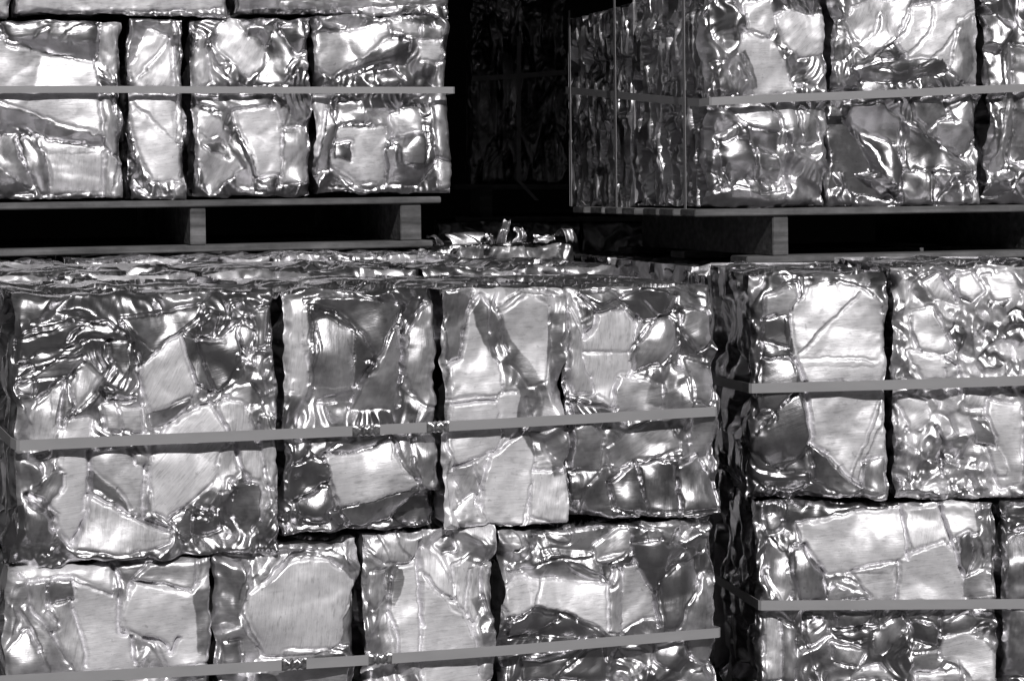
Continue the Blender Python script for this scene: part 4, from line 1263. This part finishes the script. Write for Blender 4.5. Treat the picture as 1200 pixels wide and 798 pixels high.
# ------------------------------------------------------------------ straps
def front_strap(S, pts, width, label, group, off=.007, left=None, right=None, seals=(), seal_label=None, ovl=None):
    """pts: photo pixels along the front; left/right: lists of (back, v) wrapping the corner"""
    P = []; Nn = []; Wd = []
    f = [S.uv(x, y, off) for x, y in pts]
    up = S.up
    L = []
    for (bk, v) in (left or [])[::-1]:
        L.append((S.world(f[0][0]-.010, bk, v), -S.e))
    c0 = [(S.world(f[0][0]-.004, -off+.004, f[0][1]), (S.n-S.e))] if left else []
    mid = [(S.world(u, -off, v), S.n) for u, v in f]
    c1 = [(S.world(f[-1][0]+.004, -off+.004, f[-1][1]), (S.n+S.e))] if right else []
    Rr = [(S.world(f[-1][0]+.006, bk, v), S.e) for (bk, v) in (right or [])]
    seq = L+c0+mid+c1+Rr
    r = ribbon('steel_strap', [p for p, n in seq], [n for p, n in seq], [up]*len(seq), width, MAT['strap'], label, 'strap', group)
    o0 = r.location
    for (xa, xb, ya, yb) in seals:
        a = S.uv(xa, ya, off+.002); b = S.uv(xb, yb, off+.002)
        k = 36; pts_, nn = [], []
        import bmesh
        bm = bmesh.new(); rows = []
        for i in range(k+1):
            t = i/k; u = a[0]+(b[0]-a[0])*t; v = a[1]+(b[1]-a[1])*t
            row = []
            for j in range(9):
                q = j/8-.5
                cr = max(math.exp(-((t-c_)/.055)**2) for c_ in (.3, .52, .74))
                ed = abs(2*q)**3
                notch = 1.06-.22*cr
                zz = .003*(1-abs(2*q)**6)-.0045*cr*ed+.0016*cr*(1-ed)+.0010*math.sin(t*15+xa)*(1-ed)
                row.append(bm.verts.new(tuple(S.world(u, -off-.0005-zz, v+q*width*1.12*notch)-o0)))
            rows.append(row)
        for i in range(k):
            for j in range(8):
                bm.faces.new((rows[i][j], rows[i+1][j], rows[i+1][j+1], rows[i][j+1]))
        rr = bmesh.ops.recalc_face_normals(bm, faces=bm.faces[:])
        for fa in bm.faces: fa.smooth = True
        me = bpy.data.meshes.new('crimped_seal'); bm.to_mesh(me); bm.free(); me.materials.append(MAT['seal'])
        link(bpy.data.objects.new('crimped_seal', me), r)
    return r
gs = 'flat steel straps around the bale stacks'
front_strap(A, [(23, 522), (150, 516), (320, 509), (430, 504), (512, 500), (640, 493), (838, 482)], .0165, 'grey strap with two bright seals across the front left upper row', gs,
            left=[(.02, A.uv(23, 522)[1]+.003), (.5, A.side(0, 500, A.uv(23, 522)[0])[1])], right=[(.05, -.385), (.5, -.385)], seals=[(413, 445, 505, 503.5), (500, 526, 501, 499.5)])
front_strap(A, [(-30, 799), (120, 791), (250, 784), (345, 778), (445, 772), (600, 761), (842, 741)], .0165, 'grey strap with two crimped seals low across the front left bottom row', gs,
            right=[(.05, -.765), (.5, -.765)], seals=[(330, 359, 779, 777), (432, 459, 773, 771)])
front_strap(B, [(-180, 106), (100, 105), (300, 106), (531, 106)], .0165, 'thin grey strap running level across the rear left stack', gs, right=[(.05, B.uv(531, 106)[1]), (.5, B.uv(531, 106)[1])])
front_strap(C, [(881, 455), (1040, 451), (1260, 444)], .0175, 'grey strap across the upper row of the front right stack', gs, left=[(.03, C.uv(884, 455)[1]), (.5, C.uv(884, 455)[1]-.03)])
front_strap(C, [(892, 709), (1060, 708), (1400, 706)], .0175, 'grey strap across the flat bright plates at the lower right', gs, left=[(.03, C.uv(892, 708)[1]), (.5, C.uv(892, 709)[1]-.05)])
vds = D.uv(834, 119)[1]
front_strap(D, [(834, 119), (900, 116), (1000, 112), (1340, 97)], .0185, 'wide grey strap bending round the corner of the rear right stack', gs,
            left=[(.04, vds-.002), (.5, D.side(740, 113, 0)[1]), (1.0, D.side(664, 106, 0)[1])])
for (x, yb, lab) in ((669, 242, 'upright strap at the far left edge of the shaded rear right side'), (722, 242, 'upright strap on the shaded rear right side, farther from the corner'), (803, 242, 'upright strap on the shaded rear right side, nearer the corner')):
    bk = D.side(x, 120, -.006)[0]
    ps = [D.world(-.008, bk, vd+.535), D.world(-.008, bk, vd+.0)]
    ribbon('steel_strap', ps, [-D.e]*2, [-D.n]*2, .013, MAT['strap'], lab, 'strap', 'upright straps')
be = E.uv(608, 200)
bt = E.uv(650, 257, .04)
ribbon('steel_strap', [E.world(be[0], -.008, .5), E.world(be[0], -.008, ve+.01), E.world((be[0]+bt[0])/2, -.03, (ve+bt[1])/2+.004)], [E.n]*3, [E.e]*3, .014, MAT['strap'], 'upright strap with a loose slanting tail on the far shaded bale', 'strap', 'upright straps')
front_strap(E, [(553, 93), (600, 90), (664, 85)], .0165, 'level strap on the far shaded bale', gs, off=.006)

# loose bright scraps lying in the gap between the rear stacks
def scrap(px, py, w_, h_, seed, label, yaw):
    n_, m_ = 34, 26
    s_, t_ = np.meshgrid(np.linspace(-.5, .5, n_), np.linspace(0, 1, m_))
    a_ = 1.6+1.4*noise(t_*0+seed, t_*0, 5)
    X = w_*s_*(1-.35*t_)+.25*w_*noise(t_*2.1, s_*1.3, seed)
    ang = a_*t_*1.5
    Y = h_*.55*(1-np.cos(ang))+.2*h_*noise(s_*3.2, t_*2.3, seed+1)
    Z = h_*np.sin(np.minimum(ang, 2.6))*.9+.16*h_*np.abs(noise(s_*4.3, t_*3.1, seed+2))
    Z = Z-Z.min()
    c_, sn = math.cos(yaw), math.sin(yaw)
    co = np.stack([X*c_-Y*sn, X*sn+Y*c_, Z], -1)
    o = make_obj('bent_scrap', [grid_mesh('', co, np.full(X.shape, .25), streak(X, Y, X*0, seed))], MAT['alu'])
    u, _ = B.uv(px, py, 0); o.location = B.world(u, .10+.03*(seed % 3), vl-.004)
    md = o.modifiers.new('thickness', 'SOLIDIFY'); md.thickness = .0012
    tag(o, label, 'metal scrap', 'loose scraps between the rear stacks')
scrap(560, 290, .10, .035, 3, 'low flat bright scrap lying left of the upright scraps in the dark gap', .2)
scrap(592, 285, .035, .055, 4, 'leftmost upright curled scrap in the dark gap between the rear stacks', .9)
scrap(612, 285, .03, .065, 5, 'tall middle upright scrap in the dark gap between the rear stacks', -.4)
scrap(630, 285, .045, .05, 7, 'right upright crumpled scrap in the dark gap between the rear stacks', .5)
scrap(528, 296, .05, .03, 9, 'small scrap at the far left of the dark gap beside the raised pallet end', 1.2)
scrap(660, 292, .06, .03, 11, 'low folded scrap right of the upright scraps in the dark gap', -.2)
scrap(690, 292, .04, .04, 13, 'rightmost small scrap in the dark gap near the rear right pallet', .7)

# ------------------------------------------------------------------ setting
def sheet(name, x0, x1, y0, y1, z, mat, kind='structure'):
    me = bpy.data.meshes.new(name); me.from_pydata([(x0, y0, 0), (x1, y0, 0), (x1, y1, 0), (x0, y1, 0)], [], [(0, 1, 2, 3)]); me.materials.append(mat)
    o = bpy.data.objects.new(name, me); o.location = (0, 0, z); link(o); o['kind'] = kind; return o
sheet('ground', -300, 300, -300, 300, 0, MAT['ground'])
sh = empty('open_shed', (0, 9, 0)); tag(sh, 'dark open shed behind the rear stacks, unseen roof added to shade the far bale', 'shed')
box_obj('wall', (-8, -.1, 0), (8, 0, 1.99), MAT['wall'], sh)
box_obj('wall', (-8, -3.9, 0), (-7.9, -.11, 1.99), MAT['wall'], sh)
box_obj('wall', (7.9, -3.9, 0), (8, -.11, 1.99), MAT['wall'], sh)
box_obj('roof', (-8.2, -4.2, 2.0), (8.2, .3, 2.08), MAT['wall'], sh)  # unseen, set low and far forward to keep sun off the far stack
wh = empty('sky_blocker', (0, -13, 0)); tag(wh, 'unseen long dark block added behind the photographer to cut sky reflections', 'sky blocker')  # added out of view so the metal mirrors something dark instead of sky
box_obj('wall', (-40, -8, 0), (40, 0, 9.5), MAT['wall'], wh)
box_obj('roof', (-40.3, -8.3, 9.51), (40.3, .3, 9.7), MAT['wall'], wh)
